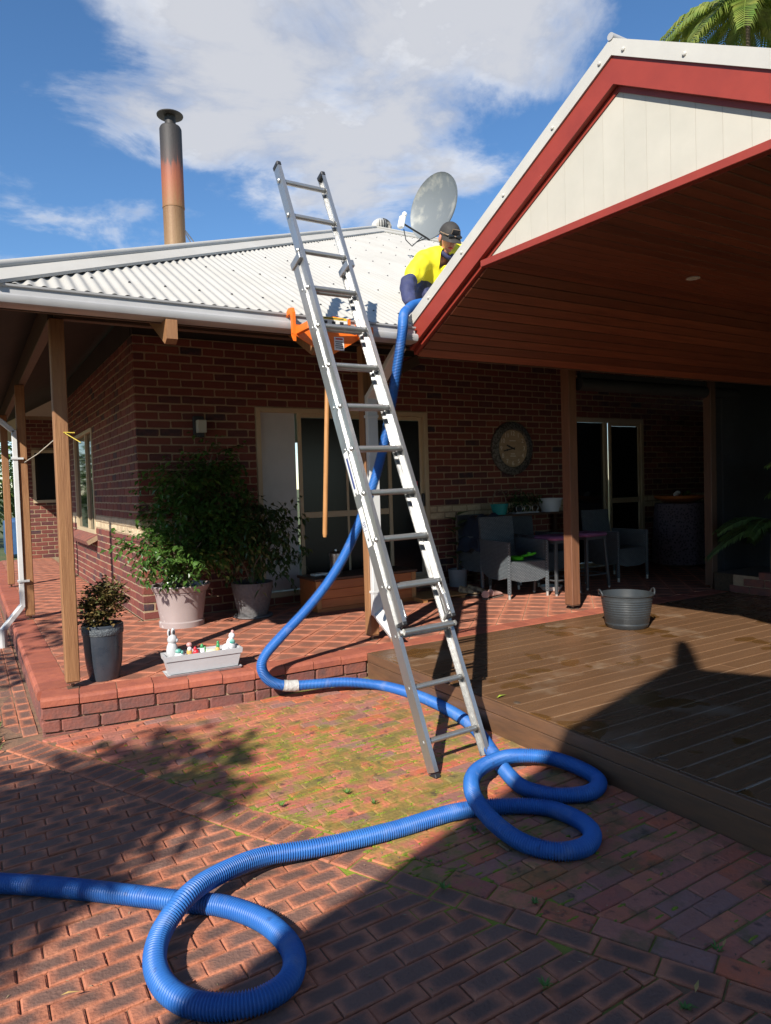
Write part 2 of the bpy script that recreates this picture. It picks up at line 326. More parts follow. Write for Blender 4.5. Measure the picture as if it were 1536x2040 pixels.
# ------------------------------------------------------------------ block pieces (bricks, pavers, tiles)
def clip(poly, a, b, c):      # keep a*x+b*y<=c
    out = []
    for i in range(len(poly)):
        p, q = poly[i], poly[(i+1) % len(poly)]; dp, dq = a*p[0]+b*p[1]-c, a*q[0]+b*q[1]-c
        if dp <= 0: out.append(p)
        if (dp < 0 < dq) or (dq < 0 < dp): t = dp/(dp-dq); out.append((p[0]+(q[0]-p[0])*t, p[1]+(q[1]-p[1])*t))
    return out
def area(p): return .5*abs(sum(p[i][0]*p[(i+1) % len(p)][1]-p[(i+1) % len(p)][0]*p[i][1] for i in range(len(p))))
def block(poly, z0, z1, ch, uvf, bow=0):
    """convex polygon prism with a chamfered top; returns verts, faces, uv"""
    n = len(poly); cx = sum(p[0] for p in poly)/n; cy = sum(p[1] for p in poly)/n
    def inset(p):
        d = math.hypot(p[0]-cx, p[1]-cy); k = max(.3, (d-ch*1.3)/d) if d > 1e-6 else 1; return (cx+(p[0]-cx)*k, cy+(p[1]-cy)*k)
    inn = [inset(p) for p in poly]
    vs = [(x, y, z0) for x, y in poly]+[(x, y, z1-ch) for x, y in poly]+[(x, y, z1+random.uniform(-bow, bow)) for x, y in inn]
    uv = [uvf(x, y) for x, y in poly]*2+[uvf(x, y) for x, y in inn]
    fs = [(i, (i+1) % n, n+(i+1) % n, n+i) for i in range(n)]+[(n+i, n+(i+1) % n, 2*n+(i+1) % n, 2*n+i) for i in range(n)]+[tuple(range(2*n, 3*n))]
    return vs, fs, uv
def ragged(l, h, j, cut):     # brick face outline with worn corners
    q = []
    for sx, sy in ((-1, -1), (1, -1), (1, 1), (-1, 1)):
        c1, c2 = random.uniform(.3, 1)*cut, random.uniform(.3, 1)*cut
        a = (sx*(l/2-c1)+random.uniform(-j, j), sy*h/2+random.uniform(-j, j)); b = (sx*l/2+random.uniform(-j, j), sy*(h/2-c2)+random.uniform(-j, j))
        q += [a, b]
    c = sorted(q, key=lambda p: math.atan2(p[1]*l/h, p[0]))
    return c
def variants(name, l, h, d, ch, n, j=.003, cut=.012):
    out = []
    for i in range(n):
        b = MB(); vs_, fs_, uv_ = block(ragged(l, h, j, cut), -d, 0, ch, lambda x, y: (x/l+.5, y/h+.5), .0015); b.add(vs_, fs_, uv=uv_); out.append(b)
    return out
# ================================================================== SETTING
def zp(x): return -.19-.027*(1.16-max(x, -1.8))           # the paving falls gently to the left
g = MB(); g.add([(-900, -900, -.42), (900, -900, -.42), (900, 900, -.42), (-900, 900, -.42)], [(0, 1, 2, 3)])
mat('lawn', (.055, .085, .02), (.11, .10, .04), scale=.6, rough=.9, bump=.8, bscale=9, coord='Position')
g.build('ground', MATS['lawn'], kind='structure')
# ---- lower brick paving: bed + bricks
def bed_sheet():
    b = MB(); xs = [-4.6, -1.8, 1.16, 1.6]
    for i in range(3):
        x0, x1 = xs[i], xs[i+1]; y1 = -2.3
        b.add([(x0, -8.6, zp(x0)-.0078), (x1, -8.6, zp(x1)-.0078), (x1, y1, zp(x1)-.0078), (x0, y1, zp(x0)-.0078)], [(0, 1, 2, 3)])
    b.add([(-4.6, -2.3, zp(-4.6)-.007), (-1.1, -2.3, zp(-1.1)-.007), (-1.1, 9, zp(-1.1)-.007), (-4.6, 9, zp(-4.6)-.007)], [(0, 1, 2, 3)])
    b.add([(-4.6, -8.6, -.42), (-4.6, 9, -.42), (-4.6, 9, zp(-4.6)-.007), (-4.6, -8.6, zp(-4.6)-.007)], [(0, 1, 2, 3)])
    return b
mat('plain_sand', (.24, .125, .072), (.13, .085, .055), scale=14, rough=.95, bump=.6)
paving = bed_sheet().build('brick_paving', MATS['plain_sand'], kind='structure')
SA = Vector((-1.15, -2.52)); SD = Vector((.415, -.91)).normalized(); SN = Vector((-SD.y, SD.x))   # edge between the two kinds of paving
if SN.x < 0: SN = -SN
cU = SN.dot(SA); SW = .20                                                      # strip of header bricks lies to the left of the edge line
pieces = []                                                                     # (poly, kind, uvframe)
def rect(cx, cy, l, h, a):
    c, s = math.cos(a), math.sin(a)
    return [(cx+x*c-y*s, cy+x*s+y*c) for x, y in ((-l/2, -h/2), (l/2, -h/2), (l/2, h/2), (-l/2, h/2))]
def uvframe(cx, cy, l, h, a):
    c, s = math.cos(a), math.sin(a)
    return lambda x, y: (((x-cx)*c+(y-cy)*s)/l+.5, (-(x-cx)*s+(y-cy)*c)/h+.5)
BL, BH, GAP = .180, .082, .0055
row = 0; y = -2.38
while y > -8.4:
    ox = (row % 2)*BL/2+random.uniform(-.012, .012); yy = y-BH/2
    x = -3.6-ox
    while x < 1.2:
        a = random.uniform(-.012, .012); cx, cy = x+BL/2+random.uniform(-.002, .002), yy+random.uniform(-.0025, .0025)
        l, h = BL-.0035+random.uniform(-.003, .002), BH-GAP+random.uniform(-.005, .002)
        for kind in ('mixed_paver', 'fired_paver'):
            p = rect(cx, cy, l, h, a)
            if kind == 'mixed_paver': p = clip(p, -SN.x, -SN.y, -(cU+.004)); p = clip(p, 1, 0, 1.155) if p else p
            else: p = clip(p, SN.x, SN.y, cU-SW-.004)
            if p and cx > -1.3: p = clip(p, .1306, .9914, .1306*-1.16+.9914*-2.435)
            if p and cx > .1: p = clip(p, 0, 1, -2.622)
            if p and cx <= -1.3 and cy > -2.5: p = None
            if p and cx <= -1.0 and cy > -2.53: p = clip(p, -1, 0, 1.16) 
            if p and area(p) > .0022: pieces.append((p, kind, uvframe(cx, cy, l, h, a)))
        x += BL
    y -= BH; row += 1
t = -.1; ang = math.atan2(SN.y, SN.x); ang2 = math.atan2(SD.y, SD.x)
while t < 2.55:        # header bricks, then a double row of stretchers
    c = SA+SD*(t+.046)-SN*(SW/2); a = ang+random.uniform(-.02, .02); l, h = SW-.008+random.uniform(-.006, .002), .087
    if c.y < -2.55 or c.x < -1.2: pieces.append((rect(c.x, c.y, l, h, a), 'fired_paver', uvframe(c.x, c.y, l, h, a)))
    t += .093
for rw, kd in ((.05, 'mixed_paver'), (.15, 'fired_paver')):
    t2 = t+.002+(0 if rw < .1 else -.0)
    while t2 < 6.4:
        l = random.choice((.186, .186, .186, .11)); c = SA+SD*(t2+l/2)-SN*rw; a = ang2+random.uniform(-.015, .015); pieces.append((rect(c.x, c.y, l, .091, a), kd, uvframe(c.x, c.y, l, .091, a))); t2 += l+.007
# side path beside the verandah: rows run along the verandah
yy = -2.42
while yy < 7:
    xx = -1.166-.049; k = 0
    while xx > -2.6:
        cy = yy+(k % 2)*.1; p = rect(xx, cy, .091, .197, random.uniform(-.01, .01)); q = clip(p, SN.x, SN.y, cU-SW-.004) if cy < -2.3 else p
        if q and area(q) > .004 and cy > -2.64: pieces.append((q, 'fired_paver', uvframe(xx, cy, .091, .197, 0)))
        xx -= .098; k += 1
    yy += .204
def vis(P, A):
    X, Y, z = px(P)
    if z < .3 or X < -60 or X > 1600 or Y > 2100: return 0
    return A/z**3
mb_ = MB(); xs_ = [SA.x+.0, .55, 1.158]
mv = [(x_, y_) for x_, y_ in ((-1.12, -2.6), (1.158, -2.6), (1.158, -8.5), (SA.x+SD.x*6.5-.8, -8.5))]
mb_.add([(x_, y_, zp(x_)-.0068) for x_, y_ in mv], [(0, 1, 2, 3)]); mb_.build('mossy_joint', MATS['joint_sand'], paving)
sel = sorted(pieces, key=lambda q: -vis((sum(v[0] for v in q[0])/len(q[0]), sum(v[1] for v in q[0])/len(q[0]), -.2), area(q[0])))
rest = {'mixed_paver': MB(), 'fired_paver': MB()}
for i, (p, kind, uf) in enumerate(sel):
    n = len(p); cx = sum(v[0] for v in p)/n; cy = sum(v[1] for v in p)/n; dz = random.uniform(-.0018, .003)+.0022*math.sin(3.1*cx+1.3*cy)*math.sin(2.3*cy-.8*cx)
    tilt = random.uniform(-.012, .012), random.uniform(-.02, .02)
    vs_, fs_, uv_ = block(p, -.05, 0, .0045, uf, .0018)
    vs_ = [(x, y, z+zp(x)+dz+(x-cx)*tilt[0]+(y-cy)*tilt[1]) for x, y, z in vs_]
    if i < 298:
        b = MB(); b.add(vs_, fs_, uv=uv_); o = b.mesh('paver'); link('paver', o, MATS[kind], paving)
    else: rest[kind].add(vs_, fs_, uv=uv_)
for kind in rest: rest[kind].build('paver_field', MATS[kind], paving, fix=False, kind='stuff')
# moss cushions and weeds in the joints
mat('moss', (.22, .26, .018), (.13, .16, .02), scale=30, rough=.95, bump=1, bscale=120, coord='Position')
ms = MB()
for _ in range(3600):
    x, y = random.uniform(-.9, 1.1), random.uniform(-6.2, -2.8)
    if SN.dot(Vector((x, y))) < cU-.1: continue
    if random.random() > math.exp(-((x-.15)**2/.5+(y+4.3)**2/1.1)): continue
    rr_ = round((y+2.60)/BH)*BH-2.60 if random.random() < .8 else y
    r = random.uniform(.006, .019)
    ms.sphere((x, rr_, zp(x)-.005), (r*random.uniform(1, 2.6), r*.45, .009), 7, 4)
ms.build('moss_cushion', MATS['moss'], paving, smooth=True, kind='stuff')
mat('leaf_weed', (.07, .17, .03), (.12, .22, .04), scale=12, rough=.6, trans=.25)
def blades(mb, c, n, h, spread, wid):
    for _ in range(n):
        a = random.uniform(0, 6.28); d = Vector((math.cos(a), math.sin(a), 0)); s = d.cross(Vector((0, 0, 1)))*wid; r = random.uniform(.4, 1)
        b0 = Vector(c)+d*spread*.3*random.random(); m1 = b0+d*spread*.5*r+Vector((0, 0, h*.7*r)); t1 = b0+d*spread*r+Vector((0, 0, h*r*random.uniform(.6, 1)))
        mb.add([b0-s, b0+s, m1+s*.8, m1-s*.8, t1], [(0, 1, 2, 3), (3, 2, 4)])
for i, (X_, Y_) in enumerate([(945, 1655), (1030, 1690), (855, 1715), (885, 1770), (1065, 1800), (1365, 2010), (1085, 1965), (1430, 1895), (745, 1600), (690, 1580), (560, 1605)]):
    b = MB(); c = at(X_, Y_, 2, -.21); blades(b, c, 16, .022, .03, .003)
    o = b.build('weed', MATS['leaf_weed'], None, fix=False); props(o, 'tiny green weed sprouting from a joint of the brick paving', 'weed', 'weeds in the paving joints')
b = MB()
for _ in range(420):
    c = Vector((-1.55+random.gauss(0, .16), -2.15+random.gauss(0, .22), -.262))
    if c.x > -1.4: continue
    blades(b, c, 3, .07, .05, .004)
props(b.build('grass_tuft', MATS['leaf_weed'], None, fix=False), 'tuft of green grass growing on the path beside the verandah', 'grass')
# ---- verandah floor
bedv = MB()
bedv.prism([(-1.13, -2.39), (.2, -2.575), (1.2, -2.6), (9.6, -2.6), (9.6, .02), (.0, .02), (.0, 9), (-1.13, 9)], (0, 0, -.30), (1, 0, 0), (0, 1, 0), (0, 0, 1), .294)
verandah = bedv.build('verandah_floor', MATS['mortar'], kind='structure')
FE = [Vector((-1.16, -2.42)), Vector((.24, -2.605)), Vector((1.165, -2.628)), Vector((6.2, -2.628))]
sd = (FE[1]-FE[0]).normalized(); sn = Vector((-sd.y, sd.x)); CW = .213
TL = .228; tiles = []
R = math.pi/4; e1 = Vector((math.cos(R), math.sin(R))); e2 = Vector((-e1.y, e1.x)); org = Vector((.754, -2.377))
for i in range(-60, 70):
    for j in range(-70, 70):
        c = org+e1*(i+.5)*TL+e2*(j+.5)*TL
        if not (-1.3 < c.x < 9.5 and -2.8 < c.y < 9.1): continue
        for reg in (0, 1):
            p = rect(c.x, c.y, TL-.006, TL-.006, R)
            if reg == 0:
                p = clip(p, 0, 1, -.004); p = clip(p, 0, -1, 2.415) if p else p
                p = clip(p, -sn.x, -sn.y, -(sn.dot(FE[0])+CW)) if p else p
            else: p = clip(p, 0, -1, 0); p = clip(p, 1, 0, -.004) if p else p
            p = clip(p, -1, 0, .945) if p else p
            if p and area(p) > .002: tiles.append((p, uvframe(c.x, c.y, TL, TL, R)))
tiles.sort(key=lambda q: -vis((q[0][0][0], q[0][0][1], 0), area(q[0])))
rt = MB()
for i, (p, uf) in enumerate(tiles):
    vs_, fs_, uv_ = block(p, -.006, 0, .0025, uf, .0006); dz = random.uniform(-.0012, .0012); vs_ = [(x, y, z+dz) for x, y, z in vs_]
    if i < 290: b = MB(); b.add(vs_, fs_, uv=uv_); link('tile', b.mesh('tile'), MATS['tile'], verandah)
    else: rt.add(vs_, fs_, uv=uv_)
rt.build('tile_field', MATS['tile'], verandah, fix=False, kind='stuff')
# bullnosed coping tiles
def cope(a, b, inn):          # a->b along the edge, inn = inward unit
    d = (b-a); l = d.length; n = max(1, round(l/.222)); d.normalize()
    for k in range(n):
        s, e = l*k/n+.003, l*(k+1)/n-.003; q = MB(); dz = random.uniform(-.003, .002)
        prof = [(CW-.004, 0), (.022, 0), (.008, -.006), (.0, -.022), (.0, -.06), (.01, -.066), (CW-.004, -.066)]
        A = a+d*s; B = a+d*e
        q.extr(prof, (A.x, A.y, dz+random.uniform(-.002, .001)), (B.x, B.y, dz), (inn.x, inn.y, 0), (0, 0, 1))
        us = [(.5+random.uniform(-.1, .1), .5)]*len(q.v)
        q.build('coping_tile', MATS['coping'], verandah)
for i in range(3): cope(FE[i], FE[i+1], Vector((-(FE[i+1]-FE[i]).normalized().y, (FE[i+1]-FE[i]).normalized().x)))
cope(Vector((-1.16, 9.0)), Vector((-1.16, -2.42+CW)), Vector((1, 0)))
for i, (A, B, fx) in enumerate(((FE[0], FE[1], 0), (FE[1], FE[2], 1))):
    d = (B-A); l = d.length; d.normalize(); nrm = Vector((d.y, -d.x)); ang = math.atan2(d.y, d.x)
    for c in range(3):
        z = -.11-.086*c; k = -.24+(.12 if c % 2 else 0)
        while k < l:
            s, e = max(k, 0)+.005, min(k+.24, l)-.005
            if e-s > .04:
                q = MB(); vs_, fs_, uv_ = block(ragged(e-s, .074, .003, .011), -.06, 0, .007, lambda x, y: (.5, .5), .002)
                M3 = Matrix(((d.x, 0, nrm.x), (d.y, 0, nrm.y), (0, 1, 0))); P_ = A+d*(s+e)/2-nrm*.008
                q.add(vs_, fs_, M3, (P_.x, P_.y, z), uv_); q.build('riser_brick', MATS['riser_brick'], verandah)
            k += .24
k = -2.4
while k < 5:
    for c in range(2):
        q = MB(); vs_, fs_, uv_ = block(ragged(.23, .074, .003, .011), -.06, 0, .007, lambda x, y: (.5, .5)); M3 = Matrix(((0, 0, -1), (-1, 0, 0), (0, 1, 0)))
        q.add(vs_, fs_, M3, (-1.152, k+.12+.12*c, -.11-.086*c), uv_); q.build('riser_brick', MATS['riser_brick'], verandah)
    k += .24
# ---- deck
deck = bpy.data.objects.new('timber_deck', None); COL.objects.link(deck); deck.location = (1.2, -2.65, -.2); props(deck, kind='structure')
mat('gap_dust', (.46, .34, .21), (.3, .2, .12), scale=8, rough=.9, coord='Position')
b = MB(); b.box((3.6, -4.98, -.104), (4.7, 4.65, .202)); b.build('joist_frame', MATS['gap_dust'], deck)
k = 0; yy = -2.637
while yy > -7.3:
    x0 = 1.186
    for x1 in ((2.95 if k % 3 == 1 else 4.4 if k % 3 == 2 else 5.9), 5.9):
        if x1-x0 > .2:
            q = MB(); q.box(((x0+x1)/2, yy-.0675, -.0125+random.uniform(-.0008, .0008)), (x1-x0-.003, .1345, .025), bev=.003); q.build('deck_board', MATS['deck'], deck); x0 = x1
    yy -= .1405; k += 1
for z0, z1 in ((-.072, -.001), (-.21, -.075)):
    q = MB(); q.box((1.171, -4.97, (z0+z1)/2), (.024, 4.67, z1-z0), bev=.003); q.build('fascia_board', MATS['deck_fascia'], deck)
mat('steel_cap', (.14, .10, .07), rough=.3, metal=.3)
for (X_, Y_) in ((1030, 1400), (1322, 1512)):
    c = at(X_, Y_, 2, .001); q = MB(); q.lathe([(.022, -.002), (.022, .0015), (.019, .003), (.0, .003)], c, 16); q.build('deck_light', MATS['steel_cap'], deck, smooth=True)
# ================================================================== HOUSE
house = thing('brick_house', (0, 0, 0), 'red brick house with white corrugated hip roof and brick verandah', 'house')
C = .086
def wall_bricks(plane, u0, u1, courses, openings, phase):
    out = []
    for k in range(courses):
        u = u0-(.12 if (k+phase) % 2 else 0); z = k*C+C/2+.002
        while u < u1:
            segs = [(max(u, u0), min(u+.24, u1))]
            for (a, b, z0, z1) in openings:
                if z0 < z < z1: segs = [s for q in segs for s in ((q[0], min(q[1], a)), (max(q[0], b), q[1])) if s[1]-s[0] > .03]
            for s, e in segs: out.append((plane, (s+e)/2, z, e-s-.011, k))
            u += .24
    return out
O1 = (1.29, 3.60, .086, 2.236); O2 = (6.15, 7.72, .0, 2.236); O3 = (2.86, 4.7, .77, 2.236)
bl = wall_bricks('f', .0, 9.6, 34, [O1, O2], 0)+wall_bricks('l', .0, 5.4, 34, [O3], 1)
front = MB(); th = .10
for (a, b, z0, z1) in ((0.008, 1.29, 0, 2.93), (1.29, 3.60, 2.236, 2.93), (1.29, 3.6, 0, .084), (3.60, 6.15, 0, 2.93), (6.15, 7.72, 2.236, 2.93), (7.72, 9.6, 0, 2.93)):
    front.box(((a+b)/2, .006+th/2, (z0+z1)/2), (b-a, th, z1-z0))
front = front.build('front_wall', MATS['mortar'], house)
side = MB()
for (a, b, z0, z1) in ((.11, 2.86, 0, 2.93), (2.86, 4.7, 0, .77), (2.86, 4.7, 2.236, 2.93), (4.7, 5.4, 0, 2.93)):
    side.box((.006+th/2, (a+b)/2, (z0+z1)/2), (th, b-a, z1-z0))
side = side.build('side_wall', MATS['mortar'], house)
def bpos(q): return (q[1], 0, q[2]) if q[0] == 'f' else (0, q[1], q[2])
def bscore(q):
    X_, Y_, z = px(bpos(q)); k = .9 if q[0] == 'f' else .25
    if 1120 < X_ or (q[0] == 'l' and q[1] > 2.86): k *= .02
    return q[3]*k/z**2
bl.sort(key=lambda q: -bscore(q))
RF = Matrix(((1, 0, 0), (0, 0, -1), (0, 1, 0))); RL = Matrix(((0, 0, -1), (-1, 0, 0), (0, 1, 0)))
VB = {}
def vmesh(l, i):
    key = (round(l, 2), i)
    if key not in VB:
        b = MB(); vs_, fs_, uv_ = block(ragged(l-.003, .071, .0035, .014), -.03, .0, .005, lambda x, y: (.5, .5), .0015); b.add(vs_, fs_); VB[key] = (b, {})
    return VB[key]
restw = {'brick': MB(), 'cream_brick': MB()}
for q in wall_bricks('w', -.42, .95, 34, [(-.3, .93, 1.17, 2.29)], 0):
    b, cache = vmesh(q[3], random.randrange(5)); restw['brick'].add([tuple(v) for v in b.v], b.f, RF, (q[1], 8.994, q[2]))
for i, q in enumerate(bl):
    mt = 'cream_brick' if q[4] in (10, 11) else 'brick'; b, cache = vmesh(q[3], random.randrange(5)); p = Vector(bpos(q))+(Vector((0, random.uniform(-.002, .002), 0)) if q[0] == 'f' else Vector((random.uniform(-.002, .002), 0, 0)))
    if i < 296:
        if mt not in cache: cache[mt] = b.mesh('brick')
        link('brick', cache[mt], MATS[mt], front if q[0] == 'f' else side, p, (math.pi/2, 0, 0) if q[0] == 'f' else (math.pi/2, 0, -math.pi/2))
    else: restw[mt].add([tuple(v) for v in b.v], b.f, RF if q[0] == 'f' else RL, p)
restw['brick'].build('brickwork', MATS['brick'], house, fix=False, kind='stuff')
restw['cream_brick'].build('cream_brickwork', MATS['cream_brick'], house, fix=False, kind='stuff')
# brick-on-edge window sill on the side wall
for i in range(17):
    y = 2.80+i*.115; q = MB(); q.box((0, 0, 0), (.25, .096, .078), Matrix.Rotation(math.radians(-27), 3, 'Y'), .006); q.v = [v+Vector((-.03, y, .715)) for v in q.v]; q.build('sill_brick', MATS['riser_brick'], side)
q = MB(); q.box((0, 0, 0), (.235, 1.94, .06), Matrix.Rotation(math.radians(-27), 3, 'Y')); q.v = [v+Vector((-.026, 3.72, .712)) for v in q.v]; q.build('sill_mortar', MATS['mortar'], side)
# far wing closing the side verandah
wing = MB(); wing.box((1.1, 9.1, 1.5), (3.04, .2, 3.6)); wing = wing.build('wing_wall', MATS['mortar'], house)
wf = MB()
for c, s in (((-.27, 8.98, 1.72), (.05, .05, 1.1)), ((.9, 8.98, 1.72), (.05, .05, 1.1)), ((.31, 8.98, 1.2), (1.2, .06, .06)), ((.31, 8.98, 2.25), (1.2, .06, .06))): wf.box(c, s)
wf = wf.build('wing_window', MATS['frame'], house); q = MB(); q.box((.31, 8.995, 1.72), (1.15, .01, 1.0)); q.build('pane', MATS['glass'], wf)
# ---- sliding door
def frame_rect(x0, x1, z0, z1, t, y0, y1, mtl, name, parent, bars=()):
    m_ = MB(); yc, yd = (y0+y1)/2, abs(y1-y0)
    m_.box((x0+t/2, yc, (z0+z1)/2), (t, yd, z1-z0), bev=.003); m_.box((x1-t/2, yc, (z0+z1)/2), (t, yd, z1-z0), bev=.003)
    m_.box(((x0+x1)/2, yc, z1-t/2), (x1-x0-2*t-.001, yd, t), bev=.003); m_.box(((x0+x1)/2, yc, z0+t/2), (x1-x0-2*t-.001, yd, t), bev=.003)
    for (c, s) in bars: m_.box(c, s, bev=.002)
    return m_.build(name, mtl, parent)
F_ = MATS['frame']
door = frame_rect(1.293, 3.597, .088, 2.234, .055, -.005, .10, F_, 'sliding_door', house, [((2.445, .045, .13), (2.19, .06, .03))])
q = MB(); q.box((1.56, .05, 1.17), (.43, .02, 2.02), bev=.002); q.build('blank_panel', MATS['pale_panel'], door)
leaf = frame_rect(1.80, 3.05, .145, 2.178, .045, .01, .04, F_, 'screen_leaf', door, [((2.425, .025, 1.0), (1.15, .026, .07)), ((2.43, .027, 1.1), (.03, .018, 1.94))])
q = MB(); q.box((2.425, .03, 1.16), (1.15, .006, 1.93)); q.build('fly_screen', MATS['screen'], leaf)
leaf2 = frame_rect(2.96, 3.542, .145, 2.178, .045, .045, .075, F_, 'glass_leaf', door)
q = MB(); q.box((3.25, .06, 1.16), (.49, .006, 1.93)); q.build('pane', MATS['screen'], leaf2)
q = MB(); q.box((3.515, .02, 1.12), (.03, .05, .17), bev=.01); q.build('handle', MATS['black_plastic'], leaf2)
mat('red_label', (.5, .02, .04), rough=.5)
q = MB(); q.box((3.40, .052, 1.31), (.11, .004, .10)); st = q.build('warning_sticker', MATS['red_label'], leaf2)
def text(s, size, M4, mt, parent, name='lettering', ext=.0006, align='CENTER'):
    cu_ = bpy.data.curves.new('t', 'FONT'); cu_.body = s; cu_.size = size; cu_.extrude = ext; cu_.align_x = align; cu_.align_y = 'CENTER'
    o = bpy.data.objects.new('t', cu_); COL.objects.link(o); bpy.context.view_layer.update()
    me = bpy.data.meshes.new_from_object(o.evaluated_get(bpy.context.evaluated_depsgraph_get())); bpy.data.objects.remove(o)
    me.transform(M4); me.transform(Matrix.Translation(-off(parent))); return link(name, me, mt, parent)
RX = Matrix.Rotation(math.pi/2, 4, 'X')
q = MB(); q.box((3.40, .0495, 1.325), (.08, .0008, .016)); q.build('print_line', MATS['white_label'], leaf2)
# ---- second sliding door
d2 = frame_rect(6.153, 7.717, .004, 2.234, .06, -.005, .10, F_, 'sliding_door', house)
l2 = frame_rect(6.95, 7.655, .066, 2.172, .05, .01, .04, F_, 'screen_leaf', d2, [((7.30, .025, .98), (.6, .026, .08))])
q = MB(); q.box((7.30, .03, 1.12), (.6, .006, 2.0)); q.build('fly_screen', MATS['screen'], l2)
q = MB(); q.box((6.57, .07, 1.12), (.72, .006, 2.1)); q.build('pane', MATS['glass'], d2)
q = MB(); q.box((6.90, .05, 1.12), (.07, .04, 2.1)); q.build('meeting_stile', F_, d2)
# ---- side window
m_ = MB()
for c, s in (((.02, 2.885, 1.50), (.06, .05, 1.46)), ((.02, 4.675, 1.5), (.06, .05, 1.46)), ((.02, 3.78, .795), (.06, 1.74, .05)), ((.02, 3.78, 2.21), (.06, 1.74, .05)), ((.02, 3.50, 1.5), (.05, .045, 1.36))): m_.box(c, s, bev=.003)
win = m_.build('side_window', F_, house)
for y0, y1 in ((2.91, 3.478), (3.522, 4.65)): q = MB(); q.box((.03, (y0+y1)/2, 1.5), (.006, y1-y0, 1.36)); q.build('pane', MATS['glass'], win)
# ---- roof
XC, YC, ZC, KP = -1.45, -2.95, 2.53, .521; AP = 6.42
def zr_(y): return ZC+KP*(y-YC)
ns_ = int((13-XC)/.0762*8); vs_ = []; fs_ = []
for i in range(ns_+1):
    x = XC+.0762/8*i; h = .0085*math.cos(2*math.pi*i/8); yt = min(YC+(x-XC), YC+AP)+.02
    vs_ += [(x, YC-.035, zr_(YC-.035)+h), (x, max(yt, YC+.01), zr_(max(yt, YC+.01))+h)]
    if i: fs_.append((2*i-2, 2*i, 2*i+1, 2*i-1))
rf = MB(); rf.add(vs_, fs_)
roof = rf.build('roof', MATS['roof_steel'], house, smooth=True, fix=False)
b = MB(); ap = (XC+AP, YC+AP, ZC+KP*AP); rx = (13, YC+AP, ap[2])
b.add([(XC, YC, ZC), ap, (XC, YC+2*AP, ZC)], [(0, 1, 2)]); b.add([ap, rx, (13, YC+2*AP, ZC), (XC, YC+2*AP, ZC)], [(0, 1, 2, 3)])
b.build('back_roof', MATS['roof_steel'], roof)
def capping(a, b_, n1, n2, name):
    a, b_ = Vector(a), Vector(b_); h = (b_-a).normalized(); q = MB(); n1, n2 = Vector(n1).normalized(), Vector(n2).normalized(); up = (n1+n2).normalized()
    for n_ in (n1, n2):
        p = h.cross(n_); p = p if p.dot(n1+n2) < p.dot(-(n1+n2)) else -p
        o = n_*.022
        q.extr([(0, .012), (.17, .0), (.175, -.014), (.178, -.012), (.173, .006), (0, .018)], a+o, b_+o, p, n_)
    q.tube([a+up*.045, b_+up*.045], .03, 12)
    return q.build(name, MATS['roof_steel'], roof, smooth=True)
capping((XC, YC, ZC), ap, (0, -KP, 1), (-KP, 0, 1), 'hip_cap'); capping(ap, rx, (0, -KP, 1), (0, KP, 1), 'ridge_cap')
sm = MB(); nn = Vector((0, -KP, 1)).normalized()
for r_ in range(9):
    y = YC+.28+.82*r_
    for k in range(60):
        x = XC+.0762*3*k+.0762*(r_ % 2)
        if x > YC*0+XC+(y-YC)-.15+0 and False: continue
        if y < YC+(x-XC)-.2 and x < 9: sm.lathe([(.0085, 0), (.0085, .005), (.005, .009), (0, .009)], Vector((x, y, zr_(y)+.008)), 6, capb=False)
sm.build('roof_screw', MATS['ink'], roof, kind='stuff')
# ---- gutter, fascia, rafters, beams
GP = [(0, 0), (.085, 0), (.108, .010), (.118, .030), (.116, .050), (.100, .064), (.074, .070), (.070, .104), (.086, .108), (.088, .119), (.064, .121), (.060, .066), (.004, .06), (.003, .11), (0, .11)]
g = MB(); g.extr(GP, (XC-.1, YC+.02, 2.385), (1.455, YC+.02, 2.385), (0, -1, 0), (0, 0, 1)); g.build('gutter', MATS['gutter_steel'], house, smooth=True)
g = MB(); g.extr(GP, (XC+.02, YC-.09, 2.384), (XC+.02, 9, 2.384), (-1, 0, 0), (0, 0, 1)); g.build('gutter', MATS['gutter_steel'], house, smooth=True)
g = MB(); g.box((4.0, YC+.035, 2.45), (10.9, .022, .14)); g.build('fascia', MATS['beam_timber'], house)
for i, x in enumerate((-1.37, -.37, .63)):
    q = MB(); q.prism([(-3.04, 2.384), (-3.04, 2.265), (-2.99, 2.24), (-2.2, 2.66), (-2.2, 2.83), (-2.85, 2.48), (-2.935, 2.384)], (x-.034, 0, 0), (0, 1, 0), (0, 0, 1), (1, 0, 0), .068); q.build('rafter_tail', MATS['timber_post'], house)
q = MB(); q.prism([(.01, 2.925), (9.6, 2.925), (9.6, 4.0), (1.5, 4.0), (.01, 3.2)], (0, .02, 0), (1, 0, 0), (0, 0, 1), (0, 1, 0), .09); q.box((.055, 2.75, 3.06), (.1, 5.3, .27)); q.build('eave_shade_infill', MATS['eave_shade'], house)  # dark infill added above the walls, standing in for eave shade
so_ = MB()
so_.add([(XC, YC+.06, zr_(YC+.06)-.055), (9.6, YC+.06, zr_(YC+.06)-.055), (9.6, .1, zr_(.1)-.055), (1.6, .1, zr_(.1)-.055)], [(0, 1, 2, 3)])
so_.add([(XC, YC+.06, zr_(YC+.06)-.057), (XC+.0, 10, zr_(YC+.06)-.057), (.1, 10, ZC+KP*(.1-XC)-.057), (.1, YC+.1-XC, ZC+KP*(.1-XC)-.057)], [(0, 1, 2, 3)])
so_.build('eave_shade_sheet', MATS['eave_shade'], house)  # dark sheet added under the roof so its pale underside stays in shade
